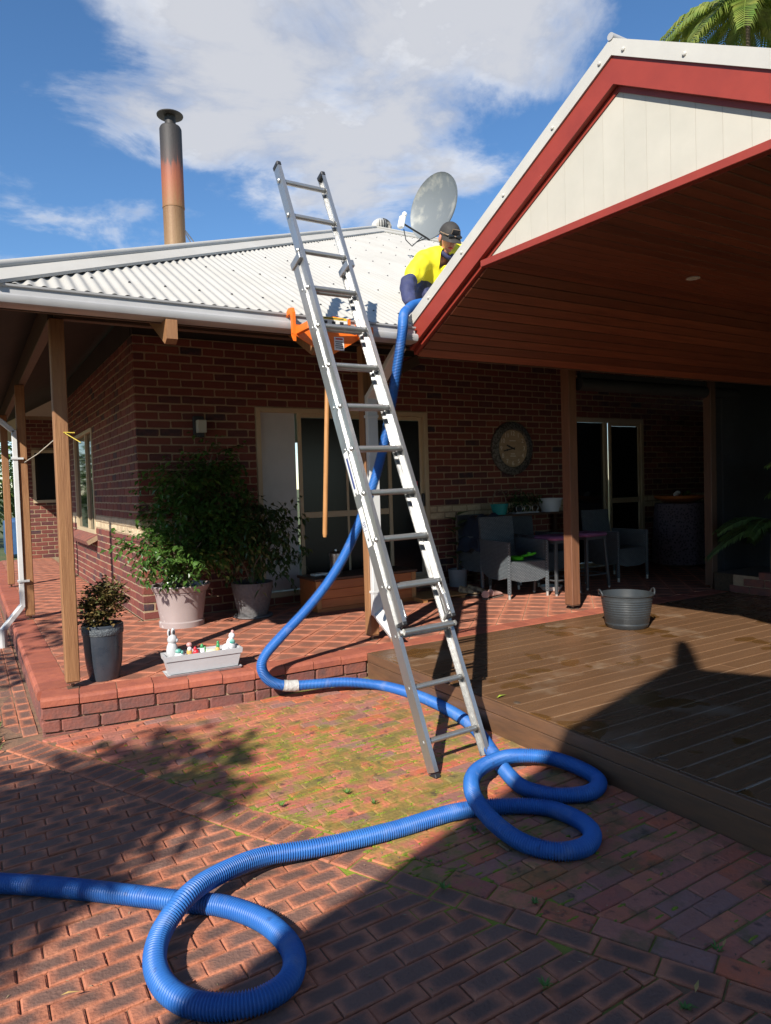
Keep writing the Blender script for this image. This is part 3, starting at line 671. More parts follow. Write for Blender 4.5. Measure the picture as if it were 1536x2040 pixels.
for i in range(10):
    x = -.37+i*1.0; ye = min(.05, YC+(x-XC)-.25); q = MB(); q.bar((x, -2.7, zr_(-2.7)-.13), (x, ye, zr_(ye)-.13), .045, .12); q.build('rafter', MATS['beam_timber'], house)
q = MB(); q.box((3.0, -2.25, 2.60), (7.9, .07, .2), bev=.004); q.build('verandah_beam', MATS['beam_timber'], house)
q = MB(); q.box((-.95, 3.4, 2.60), (.07, 11.2, .2), bev=.004); q.build('verandah_beam', MATS['beam_timber'], house)
mat('stirrup', (.10, .09, .08), (.25, .12, .06), scale=20, rough=.6, metal=.5)
def post(x, y, s, mt='timber_post', z1=2.5):
    q = MB(); q.box((x, y, (z1+.045)/2), (s, s, z1-.045), bev=.006); p = q.build('verandah_post', MATS[mt], house)
    q = MB(); q.box((x, y, .041), (s*.9, s*.9, .006)); q.lathe([(.012, .003), (.012, .04)], (x, y, 0), 10); q.box((x, y, .003), (s*.8, s*.8, .006)); q.build('stirrup', MATS['stirrup'], p)
    return p
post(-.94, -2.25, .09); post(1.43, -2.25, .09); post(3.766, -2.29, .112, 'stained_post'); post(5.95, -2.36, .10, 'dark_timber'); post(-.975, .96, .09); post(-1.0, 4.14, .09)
q = MB(); q.bar((1.475, -2.25, 2.17), (1.97, -2.25, 2.42), .045, .085, up=(0, 0, 1), bev=.003); q.build('knee_brace', MATS['beam_timber'], house)
# downpipes
PX = 1.442
q = MB(); q.bar((PX, -2.325, 2.08), (PX, -2.325, .22), .098, .05, up=(0, 1, 0), bev=.006); q.bar((PX, -2.325, 2.06), (1.40, -2.88, 2.38), .095, .05, bev=.006)
q.bar((PX, -2.325, .25), (1.50, -2.54, .06), .096, .052, up=(0, 1, .3), bev=.006); dp = q.build('downpipe', MATS['white_pipe'], house)
q = MB(); q.bar((1.4965, -2.525, .072), (1.502, -2.547, .046), .102, .058, up=(0, 1, .3), bev=.004); q.build('rusty_outlet', MATS['rust'], dp, label='rusty flaking downpipe outlet')
for z in (.42, 1.9): q = MB(); q.box((PX, -2.322, z), (.108, .062, .022), bev=.002); q.build('bracket', MATS['white_pipe'], dp)
DX, DY = -1.045, .93
q = MB(); q.bar((DX, DY, 2.02), (DX, DY, .14), .05, .075, up=(0, 1, 0), bev=.005); q.bar((DX, DY, 2.0), (XC+.05, DY, 2.33), .075, .05, bev=.005); q.bar((DX, DY, .16), (DX-.22, DY-.05, -.10), .075, .05, bev=.005); q.tube([(DX-.21, DY-.05, -.06), (DX-.21, DY-.05, -.26)], .05, 14)
dp = q.build('downpipe', MATS['white_pipe'], house)
for z in (.42, 1.72): q = MB(); q.box((DX+.02, DY-.005, z), (.11, .092, .02)); q.build('bracket', MATS['white_pipe'], dp)
# ================================================================== PATIO ROOF
XG = 1.5; YA, ZA, YF, ZF, YN = -4.808, 3.678, -2.90, 2.59, -6.75; XE = 7.4
patio = thing('patio_roof', (3.77, -4.86, 2.3), 'gabled patio roof with red barge boards and dark timber lined ceiling', 'patio roof')
for ye, nm in ((YF, 1), (YN, -1)):
    a = MB(); n_ = Vector((0, nm, 0))
    s_ = (ZF-ZA)/abs(YF-YA) if nm > 0 else -.585; y1 = ye
    U = Vector((0, nm, 0)); top = lambda d: ZA+s_*d
    D_ = abs(ye-YA)
    a.add([(XG-.03, YA, ZA), (XG-.03, ye, top(D_)), (XG-.03, ye, top(D_)-.09), (XG-.03, YA, ZA-.09), (XG+.10, YA, ZA), (XG+.10, ye, top(D_)), (XG-.002, ye, top(D_)-.09), (XG-.002, YA, ZA-.09)], [(0, 1, 2, 3), (0, 4, 5, 1), (3, 2, 6, 7), (1, 5, 6, 2), (4, 7, 6, 5)])
    fl = a.build('barge_flashing', MATS['white_steel'], patio)
    for t_ in (.04, .22, .44, .66, .86, .97):
        q = MB(); q.lathe([(.011, 0), (.011, .006), (.006, .010), (0, .010)], (XG-.03, YA+nm*D_*t_, top(D_*t_)-.055), 8, M=Matrix.Rotation(-math.pi/2, 3, 'Y'), capb=False); q.build('screw', MATS['white_steel'], fl)
    a = MB(); a.add([(x, y, z) for x in (XG-.018, XG+.017) for y, z in ((YA, ZA-.088), (ye, top(D_)-.088), (ye, top(D_)-.238), (YA, ZA-.238))], [(0, 1, 2, 3), (4, 7, 6, 5), (0, 4, 5, 1), (1, 5, 6, 2), (2, 6, 7, 3), (3, 7, 4, 0)])
    a.build('barge_board', MATS['red_paint'], patio)
    a = MB(); a.add([(x, y, z-o_) for o_ in (.012, .035) for x, y, z in ((XG+.02, YA, ZA), (XE, YA, ZA), (XE, ye, top(D_)), (XG+.02, ye, top(D_)))], [(0, 1, 2, 3), (4, 7, 6, 5), (0, 4, 5, 1), (1, 5, 6, 2), (2, 6, 7, 3), (3, 7, 4, 0)])
    a.build('roof_sheet', MATS['roof_steel'], patio)
    a = MB(); a.add([(x, y, z) for x in (XG+.02, XG+.05) for y, z in ((YA, ZA-.238), (ye, top(D_)-.238), (ye, top(D_)-.27), (YA, ZA-.27))], [(0, 1, 2, 3), (4, 7, 6, 5), (0, 4, 5, 1), (1, 5, 6, 2), (2, 6, 7, 3), (3, 7, 4, 0)]); a.build('cover_strip', MATS['red_paint'], patio)
q = MB(); q.tube([(XG-.035, YA, ZA+.006), (XE, YA, ZA+.006)], .02, 12); q.build('ridge_cap', MATS['gutter_steel'], patio, smooth=True)
YK, ZK = -3.715, 2.765; YK2 = -5.86
q = MB(); q.box((XG+.012, (YK+YK2)/2, ZK+.018), (.05, YK-YK2, .045), bev=.003); q.build('gable_trim', MATS['red_paint'], patio)
yb = -3.725; 
def zcl(y): return ZA-.27-(.57 if y > YA else .585)*abs(y-YA)
while yb > YK2+.02:
    y0, y1 = yb-.0015, max(yb-.1385, YK2+.01); q = MB()
    z0 = ZK+.038; pol = [(y0, z0), (y1, z0), (y1, max(z0+.002, zcl(y1)))]+([(YA, zcl(YA))] if y1 < YA < y0 else [])+[(y0, max(z0+.002, zcl(y0)))]
    q.prism(pol, (XG+.028, 0, 0), (0, 1, 0), (0, 0, 1), (1, 0, 0), .012)
    q.build('cladding_board', MATS['cladding'], patio); yb -= .1385
q = MB(); q.prism([(YK-.05, ZK+.03), (YK2+.05, ZK+.03), (YA, ZA-.30)], (XG+.043, 0, 0), (0, 1, 0), (0, 0, 1), (1, 0, 0), .01); q.build('gable_backing', MATS['dark_timber'], patio)
# lining boards
def lining(y0, z0, y1, z1, n):
    d = Vector((0, y1-y0, z1-z0)); l = d.length; d.normalize(); nr = Vector((1, 0, 0)).cross(d); nr = nr if nr.z > 0 else -nr
    for i in range(n):
        a, b_ = l*i/n+.003, l*(i+1)/n-.003; q = MB(); c = Vector(((XG+.05+XE)/2, y0, z0))+d*(a+b_)/2+nr*.01
        q.box(c, (XE-XG-.05, b_-a, .018), Matrix((Vector((1, 0, 0)), d, nr)).transposed(), .003); q.build('ceiling_board', MATS['ceiling_board'], patio)
    q = MB(); c = Vector(((XG+.06+XE)/2, y0, z0))+d*l/2+nr*.026; q.box(c, (XE-XG-.06, l, .008), Matrix((Vector((1, 0, 0)), d, nr)).transposed()); q.build('ceiling_backing', MATS['ink'], patio)
ZE = 2.305
lining(YF, ZE, YK, ZK, 10); lining(YK, ZK, YK2, ZK, 23); lining(YK2, ZK, YN, ZE-.05, 10)
q = MB(); c = at(1370, 552, 2, ZK); q.lathe([(.048, 0), (.048, -.004), (.038, -.006), (.034, -.001), (0, .0)], c, 20, capb=False); q.build('downlight', MATS['white_steel'], patio, smooth=True)
for y in (YF+.02, YN-.02): q = MB(); q.box(((XG+XE)/2+.05, y, ZE+.10-(.05 if y < -4 else 0)), (XE-XG-.12, .03, .2)); q.build('eave_fascia', MATS['beam_timber'], patio)
for x, y in ((1.75, YN+.15), (6.6, YN+.15), (6.6, -2.95)): q = MB(); q.box((x, y, 1.15), (.1, .1, 2.32), bev=.005); q.build('patio_post', MATS['dark_timber'], patio)
for o in list(patio.children)+[c for k in patio.children for c in k.children]:   # the gable end stands a few degrees off square
    for v in o.data.vertices: v.co.x += -.0573*(v.co.y+off(patio).y+3.1)
# ================================================================== ROLLED BLINDS
bt = thing('rolled_blind', (5.1, -2.33, 2.2), 'black rolled outdoor blind hanging under the verandah beam', 'blind')
q = MB(); q.tube([(3.86, -2.335, 2.285), (6.5, -2.335, 2.285)], .065, 14); q.build('fabric_roll', MATS['blind_black'], bt, smooth=True)
q = MB(); q.box((5.18, -2.335, 2.375), (2.6, .06, .05)); q.build('head_box', MATS['blind_black'], bt)
# ================================================================== LADDER
LF = Vector((.520, -4.473, -.205)); LT = Vector((.391, -2.891, 3.486)); LW = Vector((.363, .017, .005)); LN = (LT-LF); LL = LN.length; LN.normalize(); LWn = LW.normalized()
LO = LWn.cross(LN).normalized(); LO = LO if LO.y < 0 else -LO     # towards the climber
ladder = thing('extension_ladder', (.7, -4.46, zp(.7)), 'aluminium extension ladder leaning from the paving up against the gutter', 'ladder')
def lp(u, t, o=0): return LF+LWn*u+LN*t+LO*o
WL = LW.length
def rail(u, t0, t1, o, name):
    q = MB(); s = 1 if u > WL/2 else -1
    # channel section: web faces outwards, flanges inwards
    prof = [(0, -.034), (.026, -.034), (.026, -.030), (.004, -.030), (.004, .030), (.026, .030), (.026, .034), (0, .034)]
    q.extr([(-s*(a-.013), b) for a, b in prof], lp(u, t0, o), lp(u, t1, o), LWn, LO)
    return q.build(name, MATS['aluminium'], ladder)
BT = 3.26; FT0 = .80
for u in (0, WL):
    r_ = rail(u, .02, BT, 0, 'base_rail')
    q = MB(); q.bar(lp(u, -.012), lp(u, .012), .034, .074, up=LO, bev=.004); q.build('rubber_foot', MATS['black_plastic'], r_)
    q = MB(); q.bar(lp(u, BT-.035, .028), lp(u, BT+.015, .028), .052, .135, up=LO, bev=.003); q.build('guide_bracket', MATS['aluminium'], r_)
    s = 1 if u > WL/2 else -1; uf = u-s*.012
    r_ = rail(uf, FT0, LL, .062, 'fly_rail')
    q = MB(); q.bar(lp(uf, LL-.025, .062), lp(uf, LL+.01, .062), .034, .076, up=LO, bev=.006); q.build('end_cap', MATS['black_plastic'], r_)
    q = MB(); q.bar(lp(uf, FT0-.012, .062), lp(uf, FT0+.01, .062), .032, .072, up=LO, bev=.004); q.build('end_cap', MATS['black_plastic'], r_)
TS, T0 = .287, .174
def rung(t, o, r, nm='rung'):
    q = MB(); n_ = 12; a, b_ = lp(.012, t, o), lp(WL-.012, t, o)
    q.tube([a, b_], r, n_); ob = q.build(nm, MATS['rung_aluminium'], ladder, smooth=True)
    for u in (.001, WL-.001):
        s = 1 if u > .1 else -1; c = lp(u+s*.013, t, o); q = MB(); q.tube([c-LWn*s*.004, c+LWn*s*.004], [r*.95, r*.6], 10); q.build('ferrule', MATS['rung_aluminium'], ob)
for i in range(11): rung(T0+TS*i, 0, .0155)
for i in range(2, 14): rung(T0+TS*i-.022+.03*(i < 3), .062, .0175)
# latch hooks at the bottom of the fly section
for u in (.03, WL-.03):
    q = MB(); q.bar(lp(u, .83, .085), lp(u, 1.0, .06), .012, .03, up=LO, bev=.003); q.tube([lp(u, .79, .02), lp(u, .83, .09), lp(u, .93, .085)], .008, 8); q.build('rung_lock', MATS['aluminium'], ladder)
for t0, t1, mt_ in ((1.60, 1.88, 'white_label'), (1.28, 1.52, 'white_label')):
    q = MB(); q.bar(lp(-.0145, t0), lp(-.0145, t1), .001, .045, up=LO); q.build('rating_label', MATS[mt_], ladder)
mat('blue_ink', (.05, .07, .2), rough=.6)
Mt = Matrix((LN, -LO, -LWn)).transposed().to_4x4(); Mt.translation = lp(-.0155, 1.40)
text('120', .042, Mt, MATS['blue_ink'], ladder)
q = MB(); q.bar(lp(-.0152, 1.64), lp(-.0152, 1.84), .001, .02, up=LO); q.build('print_line', MATS['blue_ink'], ladder)
# ================================================================== LADDER GUARD with pole
GY = -3.10
guard = thing('gutter_ladder_bracket', (.62, GY, 2.2), 'orange steel ladder bracket hooked on the gutter with a wooden pole', 'ladder bracket')
GX = .685
q = MB(); q.prism([(-.27, .13), (.02, .13), (.02, .21), (.16, .20), (.165, .10), (.26, .085), (.02, -.05), (.012, -.13), (-.035, -.13), (-.06, -.04), (-.28, .07)], (GX, GY, 2.28), (1, 0, 0), (0, 0, 1), (0, -1, 0), .012); q.build('face_plate', MATS['orange_paint'], guard)
for x in (-.275, .255):
    h0 = .10 if x > 0 else .0
    q = MB(); q.prism([(-.11, .02), (-.11, .21-h0*.3), (-.09, .245-h0*.3), (-.04, .25-h0*.3), (.0, .225-h0*.3), (.01, .19-h0*.3), (-.02, .205-h0*.3), (-.06, .21-h0*.3), (-.075, .19-h0*.3), (-.08, .06)], (GX+x, GY+.10, 2.28), (0, 1, 0), (0, 0, 1), (1, 0, 0), .022); q.build('gutter_hook', MATS['orange_paint'], guard)
for x in (-.24, .22): q = MB(); q.box((GX+x, GY-.10, 2.37), (.03, .2, .05), bev=.003); q.build('stand_off', MATS['orange_paint'], guard)
q = MB(); q.box((GX+.03, GY-.014, 2.452), (.21, .003, .06)); lb = q.build('picture_label', MATS['white_label'], guard)
q = MB(); q.box((GX+.03, GY-.0165, 2.474), (.2, .001, .016)); q.build('label_band', MATS['yellow_label'], lb)
for k in range(3): q = MB(); q.box((GX-.035+.062*k, GY-.0165, 2.443), (.028, .001, .026)); q.build('pictogram', MATS['ink'], lb)
q = MB(); q.box((GX+.03, GY-.0172, 2.474), (.15, .0006, .006)); q.build('print_line', MATS['ink'], lb)
q = MB(); q.box((GX+.065, GY-.014, 2.305), (.075, .003, .09)); lb = q.build('warning_label', MATS['white_label'], guard)
q = MB(); q.box((GX+.065, GY-.0162, 2.338), (.055, .0008, .010)); q.build('print_line', MATS['red_label'], lb)
for k in range(4): q = MB(); q.box((GX+.065, GY-.0162, 2.318-.014*k), (.06-.008*(k % 2), .0008, .005)); q.build('print_line', MATS['ink'], lb)
q = MB(); q.tube([(GX-.012, GY, 2.2), (GX-.03, GY, 2.0), (.60, GY, 1.0), (.598, GY, .975)], [.016, .0165, .0165, .012], 12); q.build('pole', MATS['handle_wood'], guard, smooth=True)
# ================================================================== HOSE
HR = .0345
def spline(pts, step):
    P_ = [Vector(p) for p in pts]; P_ = [2*P_[0]-P_[1]]+P_+[2*P_[-1]-P_[-2]]; out = []
    for i in range(1, len(P_)-2):
        a, b_, c, d = P_[i-1:i+3]
        for k in range(24):
            t = k/24; out.append(.5*((2*b_)+(c-a)*t+(2*a-5*b_+4*c-d)*t*t+(3*b_-a-3*c+d)*t**3))
    out.append(P_[-2]); res = [out[0]]; acc_ = 0
    for i in range(1, len(out)):
        seg = out[i]-out[i-1]; L_ = seg.length; pos = 0
        while acc_+L_-pos >= step:
            pos += step-acc_; acc_ = 0; res.append(out[i-1]+seg*(pos/L_))
        acc_ += L_-pos
    return res
def gp(X_, Y_, lift=0):
    z = -.15
    for _ in range(3): p = at(X_, Y_, 2, z); z = zp(p.x)+HR+lift
    return at(X_, Y_, 2, z)
hp = [gp(-160, 1752), gp(-30, 1758), gp(100, 1766), gp(250, 1782), gp(370, 1797), gp(450, 1806), gp(530, 1838), gp(582, 1893), gp(578, 1950), gp(525, 1990), gp(450, 2006), gp(375, 1998), gp(325, 1962, .01), gp(308, 1910, .03), gp(325, 1850, .045), gp(372, 1786, .08), gp(430, 1745, .068), gp(520, 1708, .035), gp(640, 1687, .01), gp(780, 1655), gp(910, 1617), gp(1010, 1606), gp(1090, 1610), gp(1150, 1632), gp(1180, 1660), gp(1165, 1687), gp(1110, 1696), gp(1040, 1678, .01), gp(978, 1632, .045), gp(941, 1578, .08), gp(950, 1536, .075), gp(1010, 1508, .04), gp(1085, 1508, .03), gp(1150, 1528, .02), gp(1193, 1556, .0), gp(1172, 1580), gp(1105, 1584), gp(1045, 1570), gp(1010, 1540), gp(985, 1505), gp(945, 1450), gp(895, 1415), gp(830, 1385), gp(760, 1366), at(690, 1359, 1, -2.88), at(625, 1363, 1, -2.80)]
hp += [at(570, 1366, 1, -2.755), at(537, 1356, 1, -2.735), at(521, 1330, 1, -2.735), at(530, 1303, 1, -2.735), at(562, 1266, 1, -2.72), at(610, 1215, 1, -2.72), at(655, 1158, 1, -2.74), at(692, 1095, 1, -2.78), at(722, 1025, 1, -2.83), at(748, 950, 1, -2.88), at(768, 870, 1, -2.93), at(782, 790, 1, -3.0), at(793, 720, 1, -3.08), at(801, 665, 1, -3.11), at(803, 640, 1, -3.08), at(805, 626, 1, -3.0), at(812, 617, 1, -2.88), at(826, 607, 1, -2.66), at(850, 602, 1, -2.5)]
step = .0026; cl = spline(hp, step)
hose = thing('vacuum_hose', (hp[20].x, hp[20].y, zp(hp[20].x)), 'long ribbed blue vacuum hose looped on the paving and rising to the roof', 'hose')
# tape joint sits after the last ground stretch
tj = min(range(len(cl)), key=lambda i: (cl[i]-at(578, 1366, 1, -2.76)).length)
rad = [HR+.0042*math.cos(2*math.pi*i/4) for i in range(len(cl))]
q = MB(); q.tube(cl, rad, 14); q.build('hose_tube', MATS['hose'], hose, smooth=False, fix=False)
hm = bpy.data.objects[-1] if False else hose.children[0]; hm.data.polygons.foreach_set('use_smooth', [True]*len(hm.data.polygons))
q = MB(); seg = cl[tj-22:tj+22:2]; q.tube(seg, [HR+.006+.002*random.random() for _ in seg], 16, cap=False); q.build('tape_wrap', MATS['tape'], hose, smooth=True)
# ================================================================== ROOF FITTINGS
def ramp_mat(name, stops, rough=.5, metal=.4, noise=.12, scale=5, bump=.2):
    m_ = mat(name, (0, 0, 0), rough=rough, metal=metal, bump=bump, bscale=30); nt = m_.node_tree; p = nt.nodes['Principled BSDF']
    t = nd(nt, 'ShaderNodeTexCoord'); s = nd(nt, 'ShaderNodeSeparateXYZ'); nt.links.new(t.outputs['Generated'], s.inputs[0])
    nz = nd(nt, 'ShaderNodeTexNoise', ins={'Scale': scale, 'Detail': 6}); mpn = nd(nt, 'ShaderNodeMapping'); mpn.inputs['Scale'].default_value = (3, 3, .6); nt.links.new(t.outputs['Generated'], mpn.inputs[0]); nt.links.new(mpn.outputs[0], nz.inputs[0])
    a = nd(nt, 'ShaderNodeMath', operation='MULTIPLY_ADD', ins={1: noise*2}); nt.links.new(nz.outputs[0], a.inputs[0]); nt.links.new(s.outputs[2], a.inputs[2])
    b_ = nd(nt, 'ShaderNodeMath', operation='SUBTRACT', ins={1: noise}); nt.links.new(a.outputs[0], b_.inputs[0])
    r = nd(nt, 'ShaderNodeValToRGB'); e = r.color_ramp.elements; e[0].position = stops[0][0]; e[0].color = (*stops[0][1], 1); e[1].position = stops[-1][0]; e[1].color = (*stops[-1][1], 1)
    for ps, c in stops[1:-1]: k = e.new(ps); k.color = (*c, 1)
    nt.links.new(b_.outputs[0], r.inputs[0]); nt.links.new(r.outputs[0], p.inputs['Base Color']); return m_
ramp_mat('flue_upper', [(0, (.22, .11, .045)), (.12, (.24, .095, .04)), (.35, (.25, .075, .035)), (.50, (.19, .06, .035)), (.56, (.06, .04, .035)), (.75, (.035, .03, .028)), (1, (.025, .022, .02))], .65, .1, .2)
ramp_mat('flue_lower', [(0, (.34, .25, .14)), (.5, (.27, .17, .085)), (1, (.19, .10, .045))], .6, .15, .4)
FXY = at(349, 487, 0, 0.99); fx, fy = .99, FXY.y
flue = thing('chimney_flue', (fx, fy, 3.75), 'tall rusty steel chimney flue with a round rain cap on the roof', 'chimney flue')
zs = at(345, 415, 0, fx).z; zt = at(335, 262, 0, fx).z; ztop = at(333, 240, 0, fx).z
q = MB(); q.lathe([(.136, 3.6), (.136, zs)], (fx, fy, 0), 28); q.build('lower_pipe', MATS['flue_lower'], flue, smooth=True)
q = MB(); q.lathe([(.141, zs-.02), (.143, zs), (.140, zs+.01), (.140, zt-.03), (.126, zt)], (fx, fy, 0), 28, capt=True); q.build('upper_pipe', MATS['flue_upper'], flue, smooth=True)
mat('soot', (.018, .017, .016), (.035, .028, .022), scale=8, rough=.6)
q = MB(); q.lathe([(.07, zt-.02), (.07, ztop-.02)], (fx, fy, 0), 16, capb=False); q.lathe([(.166, ztop-.012), (.168, ztop-.002), (.06, ztop+.035), (0, ztop+.045)], (fx, fy, 0), 28); q.build('rain_cap', MATS['soot'], flue, smooth=True)
for k in (0, 1): q = MB(); q.tube([(fx+.12, fy, zs-.25-.02*k), (fx+1.0, fy+.5*k+.3, zs-1.1)], .008, 6); q.build('stay', MATS['gutter_steel'], flue)
# satellite dish
mat('dish_grey', (.15, .165, .17), (.36, .35, .30), scale=3.2, rough=.55, metal=.1, lo=.52, hi=.75, bump=.05)
DC = at(865, 412, 1, .84); dn = Vector((-.97, -.17, .10)).normalized()
dish = thing('satellite_dish', (DC.x+.1, DC.y+.05, zr_(DC.y+.05)), 'grey satellite dish with weathered white patches on the roof ridge', 'satellite dish')
T_ = dn.to_track_quat('Z', 'Y').to_matrix(); q = MB(); DRr = .46
prof = [(DRr*i/9, .11*(i/9)**2-.09) for i in range(10)]; prof += [(DRr+.008, .03), (DRr+.008, .012)]+[(DRr*i/9, .11*(i/9)**2-.098) for i in range(9, -1, -1)]
q.lathe(prof, DC, 40, T_, capb=False); q.build('reflector', MATS['dish_grey'], dish, smooth=True)
base = Vector((DC.x+.12, DC.y+.05, zr_(DC.y+.05))); bk = DC-dn*.12
q = MB(); q.tube([base, bk+Vector((.05, 0, -.1)), bk], .03, 12); q.build('mast', MATS['gutter_steel'], dish, smooth=True)
bot = DC+T_@Vector((0, 0, 0))+Vector((-.05, 0, 0)); lo_ = at(850, 474, 1, DC.y-.05); ln_ = at(804, 446, 1, DC.y-.25)
q = MB(); q.tube([lo_+Vector((.08, .05, .0)), lo_, ln_], .013, 8); q.tube([lo_, at(830, 482, 1, DC.y-.2)], .009, 6); q.build('feed_arm', MATS['black_plastic'], dish)
q = MB(); q.box(ln_+Vector((-.03, 0, .02)), (.07, .08, .17), Matrix.Rotation(.25, 3, 'Y'), .012); q.sphere(ln_+Vector((.02, 0, .13)), .035, 10, 6); q.build('receiver', MATS['white_label'], dish)
q = MB(); c0 = ln_+Vector((0, 0, -.07)); q.tube([c0, c0+Vector((.03, 0, -.14)), c0+Vector((.14, .02, -.2)), lo_+Vector((-.08, 0, 0))], .007, 6); q.build('cable', MATS['black_plastic'], dish)
# whirlybird vent
wb = at(760, 452, 1, 3.95); wb0 = Vector((wb.x, wb.y, zr_(YC+AP)-KP*(wb.y-YC-AP)))
vent = thing('turbine_vent', tuple(wb0), 'white ball shaped turbine vent behind the roof ridge', 'roof vent')
q = MB(); q.lathe([(.15, 0), (.15, wb.z-wb0.z-.08)], wb0, 20); q.build('throat', MATS['white_steel'], vent, smooth=True)
for k in range(22):
    a = 2*math.pi*k/22; q = MB(); vsx = []
    for i in range(9):
        th_ = math.pi*(.06+.80*i/8); r_ = .19*math.sin(th_); z = .15*math.cos(th_)
        for w_ in (0, .19): vsx.append((r_*math.cos(a+w_)*(1-.12*(w_ > 0)), r_*math.sin(a+w_)*(1-.12*(w_ > 0)), z))
    q.add(vsx, [(2*i, 2*i+1, 2*i+3, 2*i+2) for i in range(8)], None, wb); q.build('vane', MATS['white_steel'], vent)
q = MB(); q.sphere(wb, (.13, .13, .12), 12, 8); q.build('core', MATS['ink'], vent)
# ================================================================== PERSON on the roof
mat('skin', (.46, .22, .15), (.52, .20, .14), scale=16, rough=.55)
mat('hivis', (.90, .78, .02), (.80, .68, .015), scale=9, rough=.7, bump=.7, bscale=16)
mat('navy', (.035, .042, .11), (.025, .03, .08), scale=12, rough=.75, bump=.8, bscale=22)
mat('cap_black', (.022, .020, .018), (.04, .035, .03), scale=14, rough=.75, bump=.3)
mat('hair', (.06, .035, .02), rough=.6)
pers = thing('person', (2.1, -2.3, zr_(-2.3)), 'person in yellow and navy work shirt and black cap crouching on the roof', 'person')
def skinned(name, V, E_, R_, mt, parent, root=0, sub=2):
    me = bpy.data.meshes.new(name); o_ = off(parent); me.from_pydata([tuple(Vector(v)-o_) for v in V], E_, [])
    o = link(name, me, mt, parent)
    sk = o.modifiers.new('skin', 'SKIN'); sk.use_smooth_shade = True
    for i, r_ in enumerate(R_): me.skin_vertices[0].data[i].radius = r_ if hasattr(r_, '__len__') else (r_, r_); me.skin_vertices[0].data[i].use_root = (i == root)
    sb = o.modifiers.new('sub', 'SUBSURF'); sb.levels = sub; sb.render_levels = sub
    if name in ('shirt', 'lower_sleeve', 'trousers'):
        sb.levels = sb.render_levels = 4; tx = bpy.data.textures.new('folds', 'STUCCI'); tx.noise_scale = .07; dm_ = o.modifiers.new('folds', 'DISPLACE'); dm_.texture = tx; dm_.strength = .022; dm_.mid_level = .5
    return o
hip = Vector((2.26, -2.0, 3.22)); ch = at(884, 533, 1, -2.25); nk = at(884, 503, 1, -2.36); hd = at(894, 474, 1, -2.44); bel = at(868, 572, 1, -2.22)
shR = at(843, 517, 1, -2.33); shL = at(934, 505, 1, -2.26); elR = at(809, 572, 1, -2.42); wrR = at(818, 610, 1, -2.56)
elL = Vector((2.50, -2.52, 3.03)); wrL = Vector((2.25, -2.62, 2.86))
knR = Vector((2.0, -2.40, 2.93)); knL = Vector((2.40, -2.40, 2.92)); anR = Vector((2.08, -2.02, 3.06)); anL = Vector((2.42, -2.0, 3.07)); toR = Vector((2.10, -1.9, 3.10)); toL = Vector((2.43, -1.88, 3.11))
body = skinned('body', [hip, ch, nk, hd-Vector((0, 0, .06)), shR, elR, wrR, shL, elL, wrL, knR, anR, toR, knL, anL, toL], [(0, 1), (1, 2), (2, 3), (1, 4), (4, 5), (5, 6), (1, 7), (7, 8), (8, 9), (0, 10), (10, 11), (11, 12), (0, 13), (13, 14), (14, 15)], [.11, .11, .056, .06, .045, .034, .028, .045, .034, .028, .055, .042, .04, .055, .042, .04], MATS['skin'], pers)
upR, upL = shR.lerp(elR, .8), shL.lerp(elL, .8)
shirt = skinned('shirt', [bel, ch, nk+Vector((0, -.005, -.045)), shR.lerp(ch, .25), shR, upR, shL.lerp(ch, .25), shL, upL, hip+Vector((0, 0, .0))], [(0, 1), (1, 2), (1, 3), (3, 4), (4, 5), (1, 6), (6, 7), (7, 8), (0, 9)], [(.17, .15), (.19, .16), .085, (.13, .13), .092, .082, (.13, .13), .092, .082, .15], MATS['hivis'], pers, 1)
for s, e, w2, nm in ((shR, elR, wrR, 0), (shL, elL, wrL, 1)):
    skinned('lower_sleeve', [s.lerp(e, .62), e, e.lerp(w2, .5), w2.lerp(e, .02)], [(0, 1), (1, 2), (2, 3)], [.074, .074, .066, .05], MATS['navy'], pers)
skinned('trousers', [hip+Vector((0, .05, -.04)), knR, anR, knL, anL], [(0, 1), (1, 2), (0, 3), (3, 4)], [.155, .085, .06, .085, .06], MATS['navy'], pers)
skinned('collar', [nk+Vector((-.075, -.0, .01)), nk+Vector((-.05, -.055, -.03)), nk+Vector((0.0, -.07, -.075)), nk+Vector((.055, -.05, -.035)), nk+Vector((.078, 0, .01)), nk+Vector((0, .075, .025))], [(0, 1), (1, 2), (2, 3), (3, 4), (4, 5), (5, 0)], [.022]*6, MATS['navy'], pers)
# head: face looks down and to the right of the picture
fd = Vector((-.14, -.80, -.56)).normalized(); upv = Vector((-.05, -.50, .86)); sdv = fd.cross(upv).normalized(); upv = sdv.cross(fd).normalized()
HM = Matrix((sdv, fd, upv)).transposed()      # local: x side, y forward, z up
def hl(x, y, z): return hd+HM@Vector((x, y, z))
q = MB(); nlat, nlon = 16, 20; vsx = []; fsx = []
for i in range(nlat+1):
    a = math.pi*i/nlat; z = .118*math.cos(a)
    for k in range(nlon):
        b_ = 2*math.pi*k/nlon; x = .076*math.sin(a)*math.sin(b_); y = .096*math.sin(a)*math.cos(b_)
        if z < -.02: f_ = min(1, (-.02-z)/.1); x *= 1-.28*f_; y = y*(1-.22*f_)+.018*f_
        if y > 0 and abs(x) < .05: y += .006*math.exp(-((z+.075)/.02)**2)+.004*math.exp(-((z-.02)/.015)**2)-.007*math.exp(-((z+.005)/.012)**2)*(abs(x) > .015)
        vsx.append((x, y, z))
for i in range(nlat):
    for k in range(nlon): fsx.append((i*nlon+k, i*nlon+(k+1) % nlon, (i+1)*nlon+(k+1) % nlon, (i+1)*nlon+k))
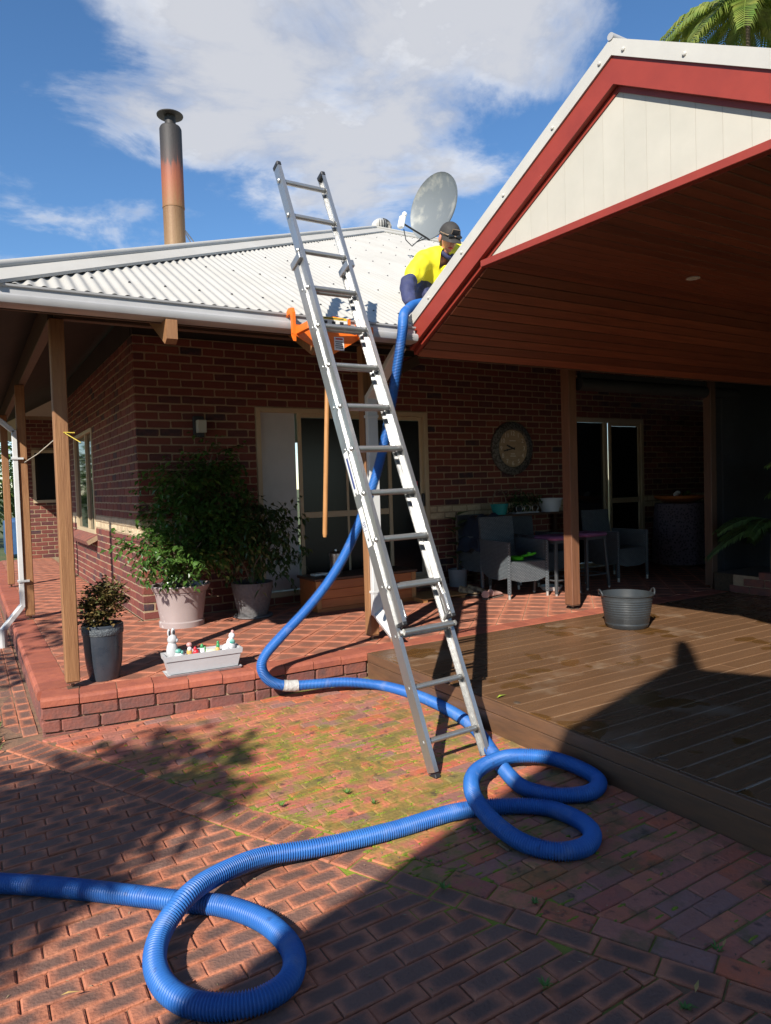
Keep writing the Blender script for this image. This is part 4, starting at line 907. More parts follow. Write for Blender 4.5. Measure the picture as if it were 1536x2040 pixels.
q.add(vsx, fsx, HM, hd); q.sphere(hl(.079, -.005, -.01), (.012, .022, .034), 8, 6, HM); q.sphere(hl(-.079, -.005, -.01), (.012, .022, .034), 8, 6, HM)
q.tube([hl(0, .094, .012), hl(0, .108, -.02), hl(0, .112, -.034), hl(0, .094, -.042)], [.008, .012, .015, .008], 8); q.build('head', MATS['skin'], pers, smooth=True)
q = MB(); q.tube([hl(-.024, .088, -.062), hl(0, .097, -.060), hl(.024, .088, -.062)], [.003, .006, .003], 6); q.build('mouth', MATS['red_label'], pers)
for s in (-1, 1):
    q = MB(); q.sphere(hl(.03*s, .082, .002), (.013, .010, .007), 8, 6, HM); q.build('eye', MATS['white_label'], pers); 
q = MB(); q.sphere(hl(0, -.012, .0), (.081, .095, .10), 16, 10, HM); q.v = [v for v in q.v]; hairo = q.build('hair', MATS['hair'], pers, smooth=True); hairo.scale = (1, 1, 1)
q = MB(); vsx = []; fsx = []
for i in range(9):
    a = math.pi/2*i/8
    for k in range(24):
        b_ = 2*math.pi*k/24; vsx.append((.092*math.sin(a)*math.sin(b_)+0, (.112*math.sin(a)*math.cos(b_)), .028+.108*math.cos(a)))
for i in range(8):
    for k in range(24): fsx.append((i*24+k, i*24+(k+1) % 24, (i+1)*24+(k+1) % 24, (i+1)*24+k))
q.add(vsx, fsx, HM, hd); cap = q.build('cap', MATS['cap_black'], pers, smooth=True)
q = MB(); vsx = []
for j in range(2):
    for i in range(9):
        t = -1+2*i/8; vsx += [(.088*t, .112*math.sqrt(max(0, 1-t*t*.9))-.01, .032-.004*j), (.085*t, .112*math.sqrt(max(0, 1-t*t*.9))+.085*math.sqrt(max(0.05, 1-t*t)), .012-.02*t*t-.004*j)]
fsx = [(2*i, 2*i+1, 2*i+3, 2*i+2) for i in range(8)]+[(18+2*i, 18+2*i+2, 18+2*i+3, 18+2*i+1) for i in range(8)]+[(2*i+1, 18+2*i+1, 18+2*i+3, 2*i+3) for i in range(8)]
q.add(vsx, fsx, HM, hd); q.build('brim', MATS['cap_black'], cap, smooth=True)
mat('patch', (.16, .10, .06), (.3, .22, .15), scale=40, rough=.7)
q = MB(); q.box(hl(.0, .108, .078), (.075, .006, .05), HM@Matrix.Rotation(-.28, 3, 'X'), .002); pt = q.build('cap_patch', MATS['patch'], cap)
q = MB(); q.box(hl(.0, .111, .078), (.064, .004, .039), HM@Matrix.Rotation(-.28, 3, 'X')); q.build('patch_field', MATS['ink'], cap)
for s in (-1, 1): q = MB(); q.sphere(hl(.036*s, .117, .042), (.033, .010, .017), 12, 8, HM); q.build('sunglass_lens', MATS['glass'], cap, smooth=True)
q = MB(); q.tube([hl(-.092, 0, .04), hl(-.07, .09, .045), hl(0, .122, .046), hl(.07, .09, .045), hl(.092, 0, .04)], .005, 6); q.build('sunglass_frame', MATS['patch'], cap)
# hand closing round the hose end
hand = wrR; hv = (Vector((1.88, -2.66, 2.80))-wrR).normalized()
q = MB(); q.sphere(wrR+hv*.035, (.042, .045, .026), 10, 8); q.build('palm', MATS['skin'], pers, smooth=True)
for k, ln2 in enumerate((.062, .072, .068, .054)):
    b0 = wrR+hv*.05+Vector((.022*(k-1.5), .006*(k-1.5), .012)); q = MB(); q.tube([b0, b0+hv*ln2*.5+Vector((0, -.012, .004)), b0+hv*ln2*.75+Vector((0, -.022, -.022)), b0+hv*ln2*.7+Vector((0, -.012, -.042))], [.010, .0095, .009, .007], 8); q.build('finger', MATS['skin'], pers, smooth=True)
b0 = wrR+hv*.01+Vector((.045, 0, 0)); q = MB(); q.tube([b0, b0+Vector((.022, -.02, -.012)), b0+Vector((.018, -.042, -.03))], [.012, .011, .008], 8); q.build('thumb', MATS['skin'], pers, smooth=True)
# ================================================================== PLANTS
mat('ficus_leaf', (.035, .085, .018), (.085, .16, .03), scale=9, rough=.3, spec=.6, trans=.22, rnd=.35)
mat('dark_leaf', (.028, .06, .018), (.05, .09, .024), scale=9, rough=.32, spec=.6, trans=.15, rnd=.35)
mat('tree_leaf', (.06, .11, .025), (.12, .16, .04), scale=5, rough=.5, trans=.3, rnd=.4)
mat('jade_leaf', (.07, .085, .022), (.15, .075, .03), scale=14, rough=.45, rnd=.35)
mat('palm_leaf', (.09, .15, .022), (.20, .21, .04), scale=3, rough=.4, trans=.25, rnd=.3)
mat('shade_leaf', (.04, .08, .025), (.07, .12, .03), scale=5, rough=.4, rnd=.3)
mat('bark', (.20, .15, .11), (.12, .085, .06), scale=10, rough=.9, bump=.6)
mat('soil', (.05, .035, .022), (.09, .06, .035), scale=30, rough=1, bump=1)
def leaf(mb, p, d, up, l, wd_, fold=.25):
    d = d.normalized(); s = d.cross(up)
    if s.length < 1e-3: s = d.cross(Vector((1, 0, .2)))
    s.normalize(); n_ = s.cross(d); s = s*wd_; 
    a = p; m1 = p+d*l*.38; t = p+d*l-n_*l*.12
    mb.add([a, m1+s+n_*wd_*fold, t, m1-s+n_*wd_*fold, m1], [(0, 4, 1), (1, 4, 2), (0, 3, 4), (3, 2, 4)])
def rv(): 
    while 1:
        v = Vector((random.uniform(-1, 1), random.uniform(-1, 1), random.uniform(-1, 1)))
        if .05 < v.length < 1: return v
def foliage(blobs, n, l, wd_, droop=.5):
    mb = MB(); tot = sum(b[1][0]*b[1][1]*b[1][2]*b[2] for b in blobs)
    for c, r, dn_ in blobs:
        k = int(n*r[0]*r[1]*r[2]*dn_/tot); tw = []
        for _ in range(max(1, k//9)):
            v = rv(); v = v.normalized()*(v.length**.45); p = Vector(c)+Vector((v.x*r[0], v.y*r[1], v.z*r[2])); dr = (v*.8+rv()*.6+Vector((0, 0, -droop*.4))).normalized()
            for j in range(9):
                q_ = p+dr*l*.42*(j-4)+rv()*l*.18; sd_ = dr.cross(Vector((0, 0, 1))); sd_ = sd_.normalized() if sd_.length > .01 else Vector((1, 0, 0))
                leaf(mb, q_, (dr*.6+sd_*(1 if j % 2 else -1)+rv()*.5+Vector((0, 0, -droop))), (Vector((0, 0, 1))+rv()*.6), l*random.uniform(.5, 1.25), wd_*random.uniform(.7, 1.2))
    return mb
def branches(base, tips, r0, mid=.5):
    q = MB(); base = Vector(base)
    for t in tips:
        t = Vector(t); m1 = base.lerp(t, mid)+Vector((random.uniform(-.05, .05), random.uniform(-.05, .05), abs((t-base).length)*.06)); q.tube([base, base.lerp(m1, .5)+Vector((0, 0, .03)), m1, t], [r0, r0*.8, r0*.55, r0*.15], 8)
    return q
def pot_soil(c, r, z, parent): q = MB(); q.lathe([(r, z-.02), (r*.7, z+.006), (0, z+.012)], c, 20, capb=False); return q.build('soil', MATS['soil'], parent, smooth=True)
mat('taupe_plastic', (.30, .245, .235), (.34, .28, .27), scale=5, rough=.45)
addnode_overlay(MATS['taupe_plastic'], (.55, .50, .47), 7, .66, .70, .6)
mat('grey_stone', (.085, .082, .085), (.13, .125, .125), scale=30, rough=.7, bump=.7, bscale=50)
mat('navy_glaze', (.028, .035, .047), (.05, .058, .07), scale=6, rough=.32, rr=.1)
mat('black_rubber', (.026, .030, .033), (.04, .045, .048), scale=5, rough=.38, bump=.05)
# taupe pot and tall weeping fig
TP = Vector((.27, -.47, 0)); t1 = thing('potted_fig', tuple(TP), 'tall weeping fig in a taupe pot at the brick corner', 'potted plant')
q = MB(); q.lathe([(.15, .0), (.215, .0), (.218, .05), (.205, .06), (.205, .065), (.225, .2), (.245, .33), (.25, .345), (.262, .35), (.28, .385), (.287, .40), (.28, .41), (.262, .405), (.25, .33), (.2, .3)], TP, 40); q.build('pot', MATS['taupe_plastic'], t1, smooth=True)
pot_soil(TP, .255, .36, t1)
bs = TP+Vector((.0, 0, .35))
fol = foliage([((.62, -.36, 1.22), (.40, .30, .42), 1.0), ((.72, -.36, 1.62), (.28, .2, .25), .8), ((.36, -.42, 1.02), (.40, .34, .34), 1.0), ((.32, -.4, 1.42), (.36, .24, .22), .9), ((.14, -.62, .70), (.36, .32, .20), 1.15), ((.36, -.68, .62), (.28, .24, .2), 1.1), ((-.12, -.55, .86), (.22, .2, .18), .8), ((.70, -.52, .86), (.34, .24, .26), .9)], 5600, .078, .020)
fol.build('crown', MATS['ficus_leaf'], t1, fix=False, kind='stuff')
branches(bs, [(.68, -.36, 1.7), (.35, -.42, 1.5), (.2, -.6, .95), (.62, -.45, 1.2), (-.1, -.55, .9), (.45, -.7, .85), (.8, -.5, 1.0)], .022).build('trunk', MATS['bark'], t1, smooth=True)
# grey pot with small fig
GP_ = Vector((1.0, -.50, 0)); t2 = thing('potted_fig', tuple(GP_), 'smaller loose leaved fig in a dark grey pot beside the door', 'potted plant')
q = MB(); q.lathe([(.14, 0), (.19, 0), (.205, .012), (.2, .024), (.148, .026), (.168, .10), (.20, .25), (.215, .35), (.214, .362), (.20, .362), (.19, .3)], GP_, 36); q.build('pot', MATS['grey_stone'], t2, smooth=True)
pot_soil(GP_, .195, .325, t2)
foliage([((.98, -.50, .95), (.36, .28, .26), 1), ((1.25, -.46, .86), (.30, .24, .24), 1), ((.86, -.5, .68), (.26, .25, .2), .8), ((1.32, -.52, .56), (.24, .2, .2), .6), ((1.05, -.6, .48), (.2, .16, .1), .6), ((1.42, -.45, 1.05), (.16, .15, .15), .5)], 1750, .095, .018, .75).build('crown', MATS['dark_leaf'], t2, fix=False, kind='stuff')
branches(GP_+Vector((0, 0, .32)), [(.98, -.5, 1.1), (1.3, -.46, .95), (.8, -.5, .8), (1.4, -.5, .65), (1.1, -.6, .7), (1.45, -.45, 1.1)], .016).build('trunk', MATS['bark'], t2, smooth=True)
# navy pot with jade
NP = Vector((-.715, -2.13, 0)); t3 = thing('potted_succulent', tuple(NP), 'bushy jade succulent in a tall glazed navy pot beside the front post', 'potted plant')
q = MB(); q.lathe([(.08, 0), (.098, 0), (.104, .01), (.122, .12), (.132, .25), (.135, .33), (.136, .34), (.139, .345), (.141, .385), (.138, .395), (.126, .393), (.12, .3)], NP, 36); q.build('pot', MATS['navy_glaze'], t3, smooth=True)
mat('glaze_band', (.11, .125, .135), (.04, .05, .06), scale=60, rough=.5, bump=1, bscale=110)
q = MB(); q.lathe([(.1385, .325), (.1405, .328), (.1415, .372), (.1395, .375)], NP, 36, capb=False); q.build('relief_band', MATS['glaze_band'], t3, smooth=True)
pot_soil(NP, .122, .365, t3)
foliage([((NP.x, NP.y, .52), (.13, .13, .13), 1), ((NP.x+.05, NP.y, .60), (.10, .1, .08), .9), ((NP.x-.07, NP.y-.02, .48), (.09, .09, .08), .9)], 2300, .034, .013, -.3).build('crown', MATS['jade_leaf'], t3, fix=False, kind='stuff')
branches(NP+Vector((0, 0, .36)), [NP+Vector((.05, 0, .62)), NP+Vector((-.08, 0, .55)), NP+Vector((.08, .05, .55))], .014).build('trunk', MATS['bark'], t3)
# fiddle leaf in a pale pot by the wall
FP = Vector((3.87, -.2, 0)); t4 = thing('potted_fiddle_leaf', tuple(FP), 'small fiddle leaf plant in a pale grey pot against the brick wall', 'potted plant')
mat('pale_pot', (.32, .32, .33), rough=.7)
q = MB(); q.lathe([(.09, 0), (.11, .0), (.125, .22), (.115, .22), (.11, .18)], FP, 24); q.build('pot', MATS['pale_pot'], t4, smooth=True)
for k in range(11):
    q = MB(); z = .28+.062*k; a = k*2.4; leaf(q, FP+Vector((0, 0, z)), Vector((math.cos(a)*.9-.1, math.sin(a)*.5-.3, .35)), Vector((0, 0, 1)), .24, .075); q.build('leaf', MATS['shade_leaf'], t4, fix=False)
q = MB(); q.tube([FP+Vector((0, 0, .15)), FP+Vector((0, 0, .95))], .012, 8); q.build('stem', MATS['bark'], t4)
# ================================================================== PLANTER WITH FIGURINES
mat('planter_grey', (.46, .46, .47), (.40, .40, .41), scale=6, rough=.5)
pa, pb = Vector((-.345, -2.435, 0)), Vector((.185, -2.465, 0)); pd = (pb-pa).normalized(); pn = Vector((-pd.y, pd.x, 0)); PLc = (pa+pb)/2+pn*.085
planter = thing('planter_box', tuple(PLc), 'light grey plastic window box holding garden figurines on the verandah edge', 'planter')
PM = Matrix((pd, pn, Vector((0, 0, 1)))).transposed()
def pw(x, y, z): return PLc+PM@Vector((x, y, z))
def trough(mb, l0, w0, z0, l1, w1, z1, t):
    o = []
    for l, w_, z in ((l0, w0, z0), (l1, w1, z1), (l1-t, w1-t, z1), (l0-t, w0-t, z0+t)): o += [pw(sx*l, sy*w_, z) for sx, sy in ((-1, -1), (1, -1), (1, 1), (-1, 1))]
    mb.add(o, [(3, 2, 1, 0)]+[(4*a+k, 4*a+(k+1) % 4, 4*a+4+(k+1) % 4, 4*a+4+k) for a in range(3) for k in range(4)]+[(12, 13, 14, 15)])
q = MB(); trough(q, .245, .062, .018, .275, .085, .150, .012); trough(q, .276, .086, .115, .28, .09, .152, .016); q.build('trough', MATS['planter_grey'], planter)
q = MB(); trough(q, .262, .075, .0, .272, .088, .018, .008); q.build('saucer', MATS['planter_grey'], planter)
q = MB(); q.box(pw(0, 0, .10), (.49, .13, .04), PM); q.build('soil', MATS['soil'], planter)
mat('white_glaze', (.72, .72, .72), (.6, .6, .62), scale=14, rough=.4); mat('stone_grey', (.42, .42, .43), (.5, .5, .5), scale=20, rough=.6)
mat('teal', (.05, .30, .24), (.4, .5, .45), scale=20, rough=.4); mat('red_glaze', (.5, .02, .03), rough=.35); mat('green_glaze', (.04, .25, .08), rough=.4); mat('ochre', (.55, .32, .08), rough=.5); mat('cream_glaze', (.68, .62, .44), rough=.5); mat('pink_glaze', (.55, .28, .26), rough=.5)
def fig(name, x, y, label, parts, cat='figurine'):
    f_ = thing(name, tuple(pw(x, y, .12)), label, cat, 'figurines in the window box')
    for nm, mt, sph in parts:
        q = MB()
        for (c, r) in sph: q.sphere(pw(x+c[0], y+c[1], .12+c[2]), r, 12, 9, PM)
        q.build(nm, MATS[mt], f_, smooth=True)
fig('rabbit_figurine', -.21, .01, 'pale grey stone rabbit with upright ears in the window box', [('body', 'stone_grey', [((0, 0, .05), (.042, .04, .08)), ((.004, 0, .135), (.036, .034, .038)), ((.028, -.012, .128), (.018, .016, .016))]), ('ear', 'stone_grey', [((-.018, 0, .185), (.012, .008, .030))]), ('ear', 'stone_grey', [((.012, .004, .188), (.015, .008, .030))]), ('inner_ear', 'ink', [((-.016, -.006, .183), (.007, .004, .02))]), ('inner_ear', 'ink', [((.014, -.003, .184), (.009, .004, .02))])])
fig('flower_figurine', -.165, -.03, 'white and teal flower ornament leaning on the grey rabbit', [('base', 'white_glaze', [((0, 0, .02), (.035, .025, .04))]), ('petals', 'teal', [((-.01, -.008, .055), (.024, .02, .018)), ((.012, -.01, .045), (.015, .015, .016))])])
fig('mushroom_figurine', -.09, 0, 'pink capped ochre ornament beside the red ornament', [('body', 'ochre', [((0, 0, .02), (.022, .02, .045))]), ('face', 'white_glaze', [((0, -.006, .055), (.016, .014, .018))]), ('cap', 'pink_glaze', [((0, 0, .085), (.021, .02, .018))])])
fig('bird_figurine', -.045, -.01, 'small glossy red bird ornament in the window box', [('body', 'red_glaze', [((0, 0, .02), (.024, .02, .03)), ((-.006, 0, .05), (.013, .013, .018))]), ('tail', 'red_glaze', [((.025, 0, .005), (.022, .008, .012))])])
fig('frog_figurine', .005, 0, 'green and white frog ornament between the red bird and cream ornament', [('body', 'white_glaze', [((0, 0, .025), (.02, .018, .03))]), ('head', 'green_glaze', [((-.004, 0, .06), (.013, .012, .02)), ((.016, .0, .03), (.01, .012, .03))])])
fig('log_figurine', .065, .0, 'low cream log ornament in the middle of the window box', [('log', 'cream_glaze', [((0, 0, .01), (.05, .025, .024)), ((-.03, 0, .025), (.014, .014, .015))])])
fig('frog_figurine', .115, 0, 'upright green frog on a tan stump in the window box', [('stump', 'ochre', [((0, 0, .015), (.02, .018, .03))]), ('frog', 'green_glaze', [((.004, 0, .05), (.014, .013, .022)), ((.004, 0, .075), (.01, .01, .012))])])
fig('swan_figurine', .215, .0, 'tall white and pale blue seated ornament at the planter end', [('body', 'white_glaze', [((0, 0, .05), (.035, .03, .05)), ((-.04, -.01, .02), (.03, .02, .04)), ((.01, 0, .11), (.024, .022, .026))]), ('hat', 'pink_glaze', [((.016, 0, .14), (.012, .012, .014))]), ('scarf', 'teal', [((.005, -.018, .07), (.024, .016, .02))])])
# ================================================================== VERANDAH THINGS
mat('chest_wood', (.40, .13, .035), (.30, .085, .025), scale=3.5, rough=.35, stretch=(.8, 6, 8), rnd=.15, bump=.1)
chest = thing('timber_chest', (2.2, -.56, 0), 'low orange timber chest standing in front of the sliding door', 'chest')
q = MB(); q.box((2.22, -.56, .02), (1.22, .44, .04)); q.build('plinth', MATS['chest_wood'], chest)
for z in (.09, .185, .28): q = MB(); q.box((2.22, -.775, z), (1.13, .02, .093), bev=.003); q.build('front_board', MATS['chest_wood'], chest)
for x in (1.625, 2.815): q = MB(); q.box((x, -.775, .185), (.055, .026, .29), bev=.003); q.build('corner_stile', MATS['handle_wood'], chest)
for x in (1.61, 2.83): q = MB(); q.box((x, -.56, .185), (.02, .41, .29)); q.build('end_panel', MATS['chest_wood'], chest)
q = MB(); q.box((2.22, -.56, .345), (1.28, .48, .028), bev=.005); q.build('lid', MATS['dark_timber'], chest)
mat('tin', (.42, .41, .40), (.25, .24, .23), scale=6, rough=.3, metal=.9)
tin = thing('lidded_tin', (1.98, -.5, .36), 'dull metal canister with a domed lid standing on the timber chest', 'canister')
q = MB(); q.lathe([(.07, .36), (.072, .56)], (1.98, -.5, 0), 24); q.build('can', MATS['tin'], tin, smooth=True)
q = MB(); q.lathe([(.08, .56), (.08, .585), (.05, .605), (.022, .61), (.02, .63), (0, .632)], (1.98, -.5, 0), 24); q.build('lid', MATS['tin'], tin, smooth=True)
q = MB(); q.lathe([(.05, .36), (.085, .368), (.088, .372), (.05, .366), (0, .364)], (1.84, -.62, 0), 20); props(q.build('saucer', MATS['white_label'], None, smooth=True), 'shallow pale saucer lying on the timber chest', 'saucer')
q = MB(); q.box((1.76, -.52, .372), (.17, .1, .024), rz(.2), .004); props(q.build('folded_cloth', MATS['white_label'], None), 'small folded pale cloth on the timber chest', 'cloth')
# wall lamp
wl = thing('wall_lamp', (.65, -.05, 1.9), 'cream box shaped wall lamp fixed to the shaded brick wall', 'lamp')
mat('lamp_cream', (.50, .46, .38), rough=.5)
q = MB(); q.box((.655, -.085, 2.0), (.095, .08, .135), bev=.006); q.build('shade', MATS['lamp_cream'], wl)
q = MB(); q.box((.64, -.028, 2.0), (.11, .05, .22), bev=.004); q.build('back_plate', MATS['ink'], wl)
# clock
mat('clock_rim', (.17, .16, .145), (.05, .045, .04), scale=34, rough=.55, metal=.3, bump=1, bscale=60, lo=.44, hi=.56); mat('clock_face', (.46, .34, .22), (.32, .23, .14), scale=6, rough=.7, stretch=(1, 1, 6)); mat('clock_num', (.75, .70, .6), rough=.7)
CK = Vector((4.985, -.03, 1.775)); clock = thing('wall_clock', tuple(CK), 'large round wall clock with patterned metal rim on the brick wall', 'clock')
FR = Matrix.Rotation(math.pi/2, 3, 'X')
q = MB(); q.lathe([(.255, .0), (.262, .02), (.27, .035), (.345, .02), (.365, .005), (.365, -.028), (.25, -.028)], CK, 48, FR, capb=False); q.build('rim', MATS['clock_rim'], clock, smooth=True)
q = MB(); q.lathe([(.26, -.02), (.26, .004), (0, .004)], CK, 40, FR); fc = q.build('face', MATS['clock_face'], clock)
for h in range(1, 13):
    a = math.radians(90-30*h); text(str(h), .085, Matrix.Translation(CK+Vector((.205*math.cos(a), -.006, .205*math.sin(a))))@RX, MATS['clock_num'], clock, 'numeral')
for zz_, s_ in ((.105, .11), (-.105, .10), (-.075, .07)): q = MB(); q.box(CK+Vector((0, -.0055, zz_)), (s_, .001, .010)); q.build('print_line', MATS['clock_num'], clock)
for a_, l_, w_, nm in ((math.radians(90-30*9.72), .12, .020, 'hour_hand'), (math.radians(90-6*43), .175, .016, 'minute_hand')):
    d = Vector((math.cos(a_), 0, math.sin(a_))); q = MB(); q.bar(CK+d*-.035+Vector((0, -.012, 0)), CK+d*l_+Vector((0, -.012, 0)), w_, .003, up=(0, -1, 0)); q.sphere(CK+d*l_*.6+Vector((0, -.012, 0)), (.015, .003, .015), 8, 6); q.build(nm, MATS['ink'], clock)
# wicker chairs
def wicker():
    m_ = mat('wicker', (.13, .15, .165), (.18, .20, .215), scale=20, rough=.45, rnd=.06); nt = m_.node_tree; p = nt.nodes['Principled BSDF']
    t = nd(nt, 'ShaderNodeTexCoord'); ck = nd(nt, 'ShaderNodeTexBrick', ins={'Scale': 1, 'Mortar Size': .0035, 'Brick Width': .03, 'Row Height': .015, 'Mortar Smooth': .8})
    mp_ = nd(nt, 'ShaderNodeMapping'); mp_.inputs['Rotation'].default_value = (math.pi/2, 0, 0); sp = nd(nt, 'ShaderNodeSeparateXYZ'); nt.links.new(t.outputs['Object'], sp.inputs[0])
    a = nd(nt, 'ShaderNodeMath', operation='ADD'); nt.links.new(sp.outputs[0], a.inputs[0]); nt.links.new(sp.outputs[1], a.inputs[1]); cbn = nd(nt, 'ShaderNodeCombineXYZ'); nt.links.new(a.outputs[0], cbn.inputs[0]); nt.links.new(sp.outputs[2], cbn.inputs[1])
    nt.links.new(cbn.outputs[0], ck.inputs['Vector']); bp = nd(nt, 'ShaderNodeBump', ins={'Strength': 1, 'Distance': .004}); bp.invert = True; nt.links.new(ck.outputs['Fac'], bp.inputs['Height']); nt.links.new(bp.outputs[0], p.inputs['Normal'])
    mi = nd(nt, 'ShaderNodeMix', data_type='RGBA'); src = p.inputs['Base Color'].links[0].from_socket; nt.links.new(ck.outputs['Fac'], mi.inputs[0]); nt.links.new(src, mi.inputs[6]); mi.inputs[7].default_value = (.012, .014, .016, 1); nt.links.new(mi.outputs[2], p.inputs['Base Color'])
wicker(); W_ = MATS['wicker']; mat('foot_cap', (.55, .54, .50), rough=.35, metal=.6)
def chair(x, y, a, label):   # faces local -Y
    t = thing('wicker_armchair', (x, y, 0), label, 'chair', 'grey wicker armchairs on the verandah'); R_ = rz(a); T0_ = Vector((x, y, 0)); tr = lambda v: T0_+R_@Vector(v)
    def pan(name, poly, O, U, V, Wv, d): q = MB(); q.prism(poly, O, U, V, Wv, d); q.v = [tr(v) for v in q.v]; return q.build(name, W_, t)
    ap_ = [(-.24, .22), (-.12, .185), (.12, .185), (.24, .22), (.24, .41), (-.24, .41)]
    pan('front_apron', ap_, (0, -.29, 0), (1, 0, 0), (0, 0, 1), (0, 1, 0), .03)
    for s in (-1, 1): pan('side_panel', [(-.27, .24), (-.1, .20), (.1, .20), (.26, .26), (.30, .64), (-.27, .64)], (s*.255-.02, 0, 0), (0, 1, 0), (0, 0, 1), (1, 0, 0), .04)
    pan('backrest', [(-.235, .36), (.235, .36), (.235, .90), (-.235, .90)], (0, .25, 0), (1, 0, 0), (0, .12, 1), (0, 1, 0), .035)
    pan('seat', [(-.235, -.258), (.235, -.258), (.235, .25), (-.235, .25)], (0, 0, .385), (1, 0, 0), (0, 1, 0), (0, 0, 1), .03)
    for sx in (-1, 1):
        for sy, h in ((-1, .64), (1, .5)):
            q = MB(); q.bar((sx*.258, sy*.285, .05), (sx*.258, sy*.285, h), .034, .034, up=(0, 1, 0), bev=.005); q.v = [tr(v) for v in q.v]; lg = q.build('leg', W_, t)
            q = MB(); q.lathe([(.016, 0), (.016, .05)], (sx*.258, sy*.285, 0), 12); q.v = [tr(v) for v in q.v]; q.build('foot_cap', MATS['foot_cap'], lg, smooth=True)
chair(3.95, -1.19, -.12, 'sunlit grey wicker armchair with green plastic toy on its seat')
chair(4.22, -.42, .05, 'grey wicker armchair with a dark jacket thrown over it')
chair(4.82, -.66, 0, 'shaded grey wicker armchair behind the purple topped stools')
chair(5.85, -1.04, -.05, 'dark grey wicker armchair in deep shade beside the far sliding door')
# jacket
mat('jacket', (.03, .04, .07), (.02, .026, .045), scale=8, rough=.6, bump=1, bscale=12)
jk = thing('jacket', (3.98, -.5, .62), 'dark navy jacket draped over the wicker chair arm', 'jacket')
q = MB(); n_ = 18; vsx = []; fsx = []
for i in range(n_):
    for j in range(n_):
        u, v = i/(n_-1), j/(n_-1); x = 3.86+.34*u; y = -.82+.62*v; e = abs(u-.62)*1.0; z = .70+.20*math.exp(-((u-.72)/.4)**2)-.42*max(0, .55-u)-.10*max(0, u-.8)+.025*math.sin(9*u+5*v)+.02*math.sin(17*v-4*u); vsx.append((x-.05*max(0, .5-u), y, z))
for i in range(n_-1):
    for j in range(n_-1): fsx.append((i*n_+j, i*n_+j+1, (i+1)*n_+j+1, (i+1)*n_+j))
q.add(vsx, fsx); cl_ = q.build('cloth', MATS['jacket'], jk, smooth=True); sd_ = cl_.modifiers.new('s', 'SOLIDIFY'); sd_.thickness = .018
q = MB(); q.tube([(3.86, -.72, .62), (3.82, -.78, .50), (3.86, -.8, .42)], [.06, .055, .045], 10); q.build('sleeve', MATS['jacket'], jk, smooth=True)
# green toy on the sunlit chair
mat('lime', (.10, .55, .02), rough=.35)
ty = thing('plastic_toy', (3.93, -1.30, .42), 'bright green plastic toy lying on the wicker chair seat', 'toy')
q = MB(); q.lathe([(.07, .42), (.085, .455), (.08, .46), (.06, .44)], (3.89, -1.32, 0), 16); q.build('scoop', MATS['lime'], ty, smooth=True)
q = MB(); q.tube([(3.95, -1.33, .455), (4.06, -1.38, .475), (4.10, -1.40, .49)], [.014, .016, .012], 8); q.tube([(4.03, -1.36, .47), (4.03, -1.36, .50)], .02, 8); q.build('handle', MATS['lime'], ty, smooth=True)
# stools
mat('purple', (.22, .075, .17), (.17, .055, .13), scale=7, rough=.8, bump=.4)
mat('dark_steel', (.10, .105, .11), rough=.4, metal=.5)
for (x, y, lb_) in ((4.40, -1.42, 'metal stool with purple cushion standing behind the sunlit timber post'), (4.98, -1.34, 'metal stool with purple cushion in shade beside the other stool')):
    s = thing('bar_stool', (x, y, 0), lb_, 'stool', 'purple topped stools')
    for sx in (-1, 1):
        for sy in (-1, 1):
            q = MB(); q.bar((x+sx*.185, y+sy*.185, .02), (x+sx*.15, y+sy*.15, .60), .03, .03, up=(0, 1, 0), bev=.003); lg = q.build('leg', MATS['dark_steel'], s); q = MB(); q.lathe([(.014, 0), (.014, .03)], (x+sx*.185, y+sy*.185, 0), 10); q.build('foot_cap', MATS['foot_cap'], lg)
    q = MB(); q.tube([(x+sx*.177, y+sy*.177, .17) for sx, sy in ((-1, -1), (1, -1), (1, 1), (-1, 1))], .01, 8, closed=True); q.build('foot_rail', MATS['dark_steel'], s)
    q = MB(); q.box((x, y, .61), (.34, .34, .03)); q.build('seat_frame', MATS['dark_steel'], s)
    q = MB(); q.box((x, y, .652), (.37, .37, .05), bev=.02); q.build('cushion', MATS['purple'], s, smooth=True)
# bench table with the things standing on it
tb_ = thing('side_table', (4.95, -.24, 0), 'long dark side table against the brick wall behind the chairs', 'table')
q = MB(); q.box((4.95, -.24, .875), (1.55, .36, .03), bev=.004); q.build('table_top', MATS['dark_timber'], tb_)
for x in (4.22, 5.68):
    for y in (-.38, -.1): q = MB(); q.box((x, y, .43), (.05, .05, .86)); q.build('leg', MATS['dark_timber'], tb_)
mat('turquoise', (.03, .30, .28), (.02, .24, .22), scale=10, rough=.5); mat('white_plastic', (.55, .55, .56), rough=.5)
bk_ = thing('basket', (4.5, -.30, .89), 'turquoise basket with a tall hoop handle on the side table', 'basket')
q = MB(); q.lathe([(.085, .89), (.12, 1.03), (.112, 1.03), (.08, .9)], (4.5, -.3, 0), 24); q.build('bowl', MATS['turquoise'], bk_, smooth=True)
q = MB(); q.tube([(4.5+.115*math.cos(a), -.3, 1.03+.19*math.sin(a)) for a in [math.pi*k/14 for k in range(15)]], .007, 8); q.build('handle', MATS['bark'], bk_)
mat('wire', (.45, .44, .42), rough=.3, metal=.8)
wr_ = thing('wire_rack', (4.93, -.30, .89), 'scrolled wire rack with a pale tray base on the side table', 'rack')
q = MB(); q.box((4.93, -.3, .90), (.42, .14, .015), bev=.004); q.build('tray', MATS['white_plastic'], wr_)
for k in range(3):
    q = MB(); q.tube([(4.79+.14*k+.055*math.cos(a), -.36, .955+.045*math.sin(a)) for a in [2*math.pi*j/16 for j in range(16)]], .005, 6, closed=True); q.build('scroll', MATS['wire'], wr_)
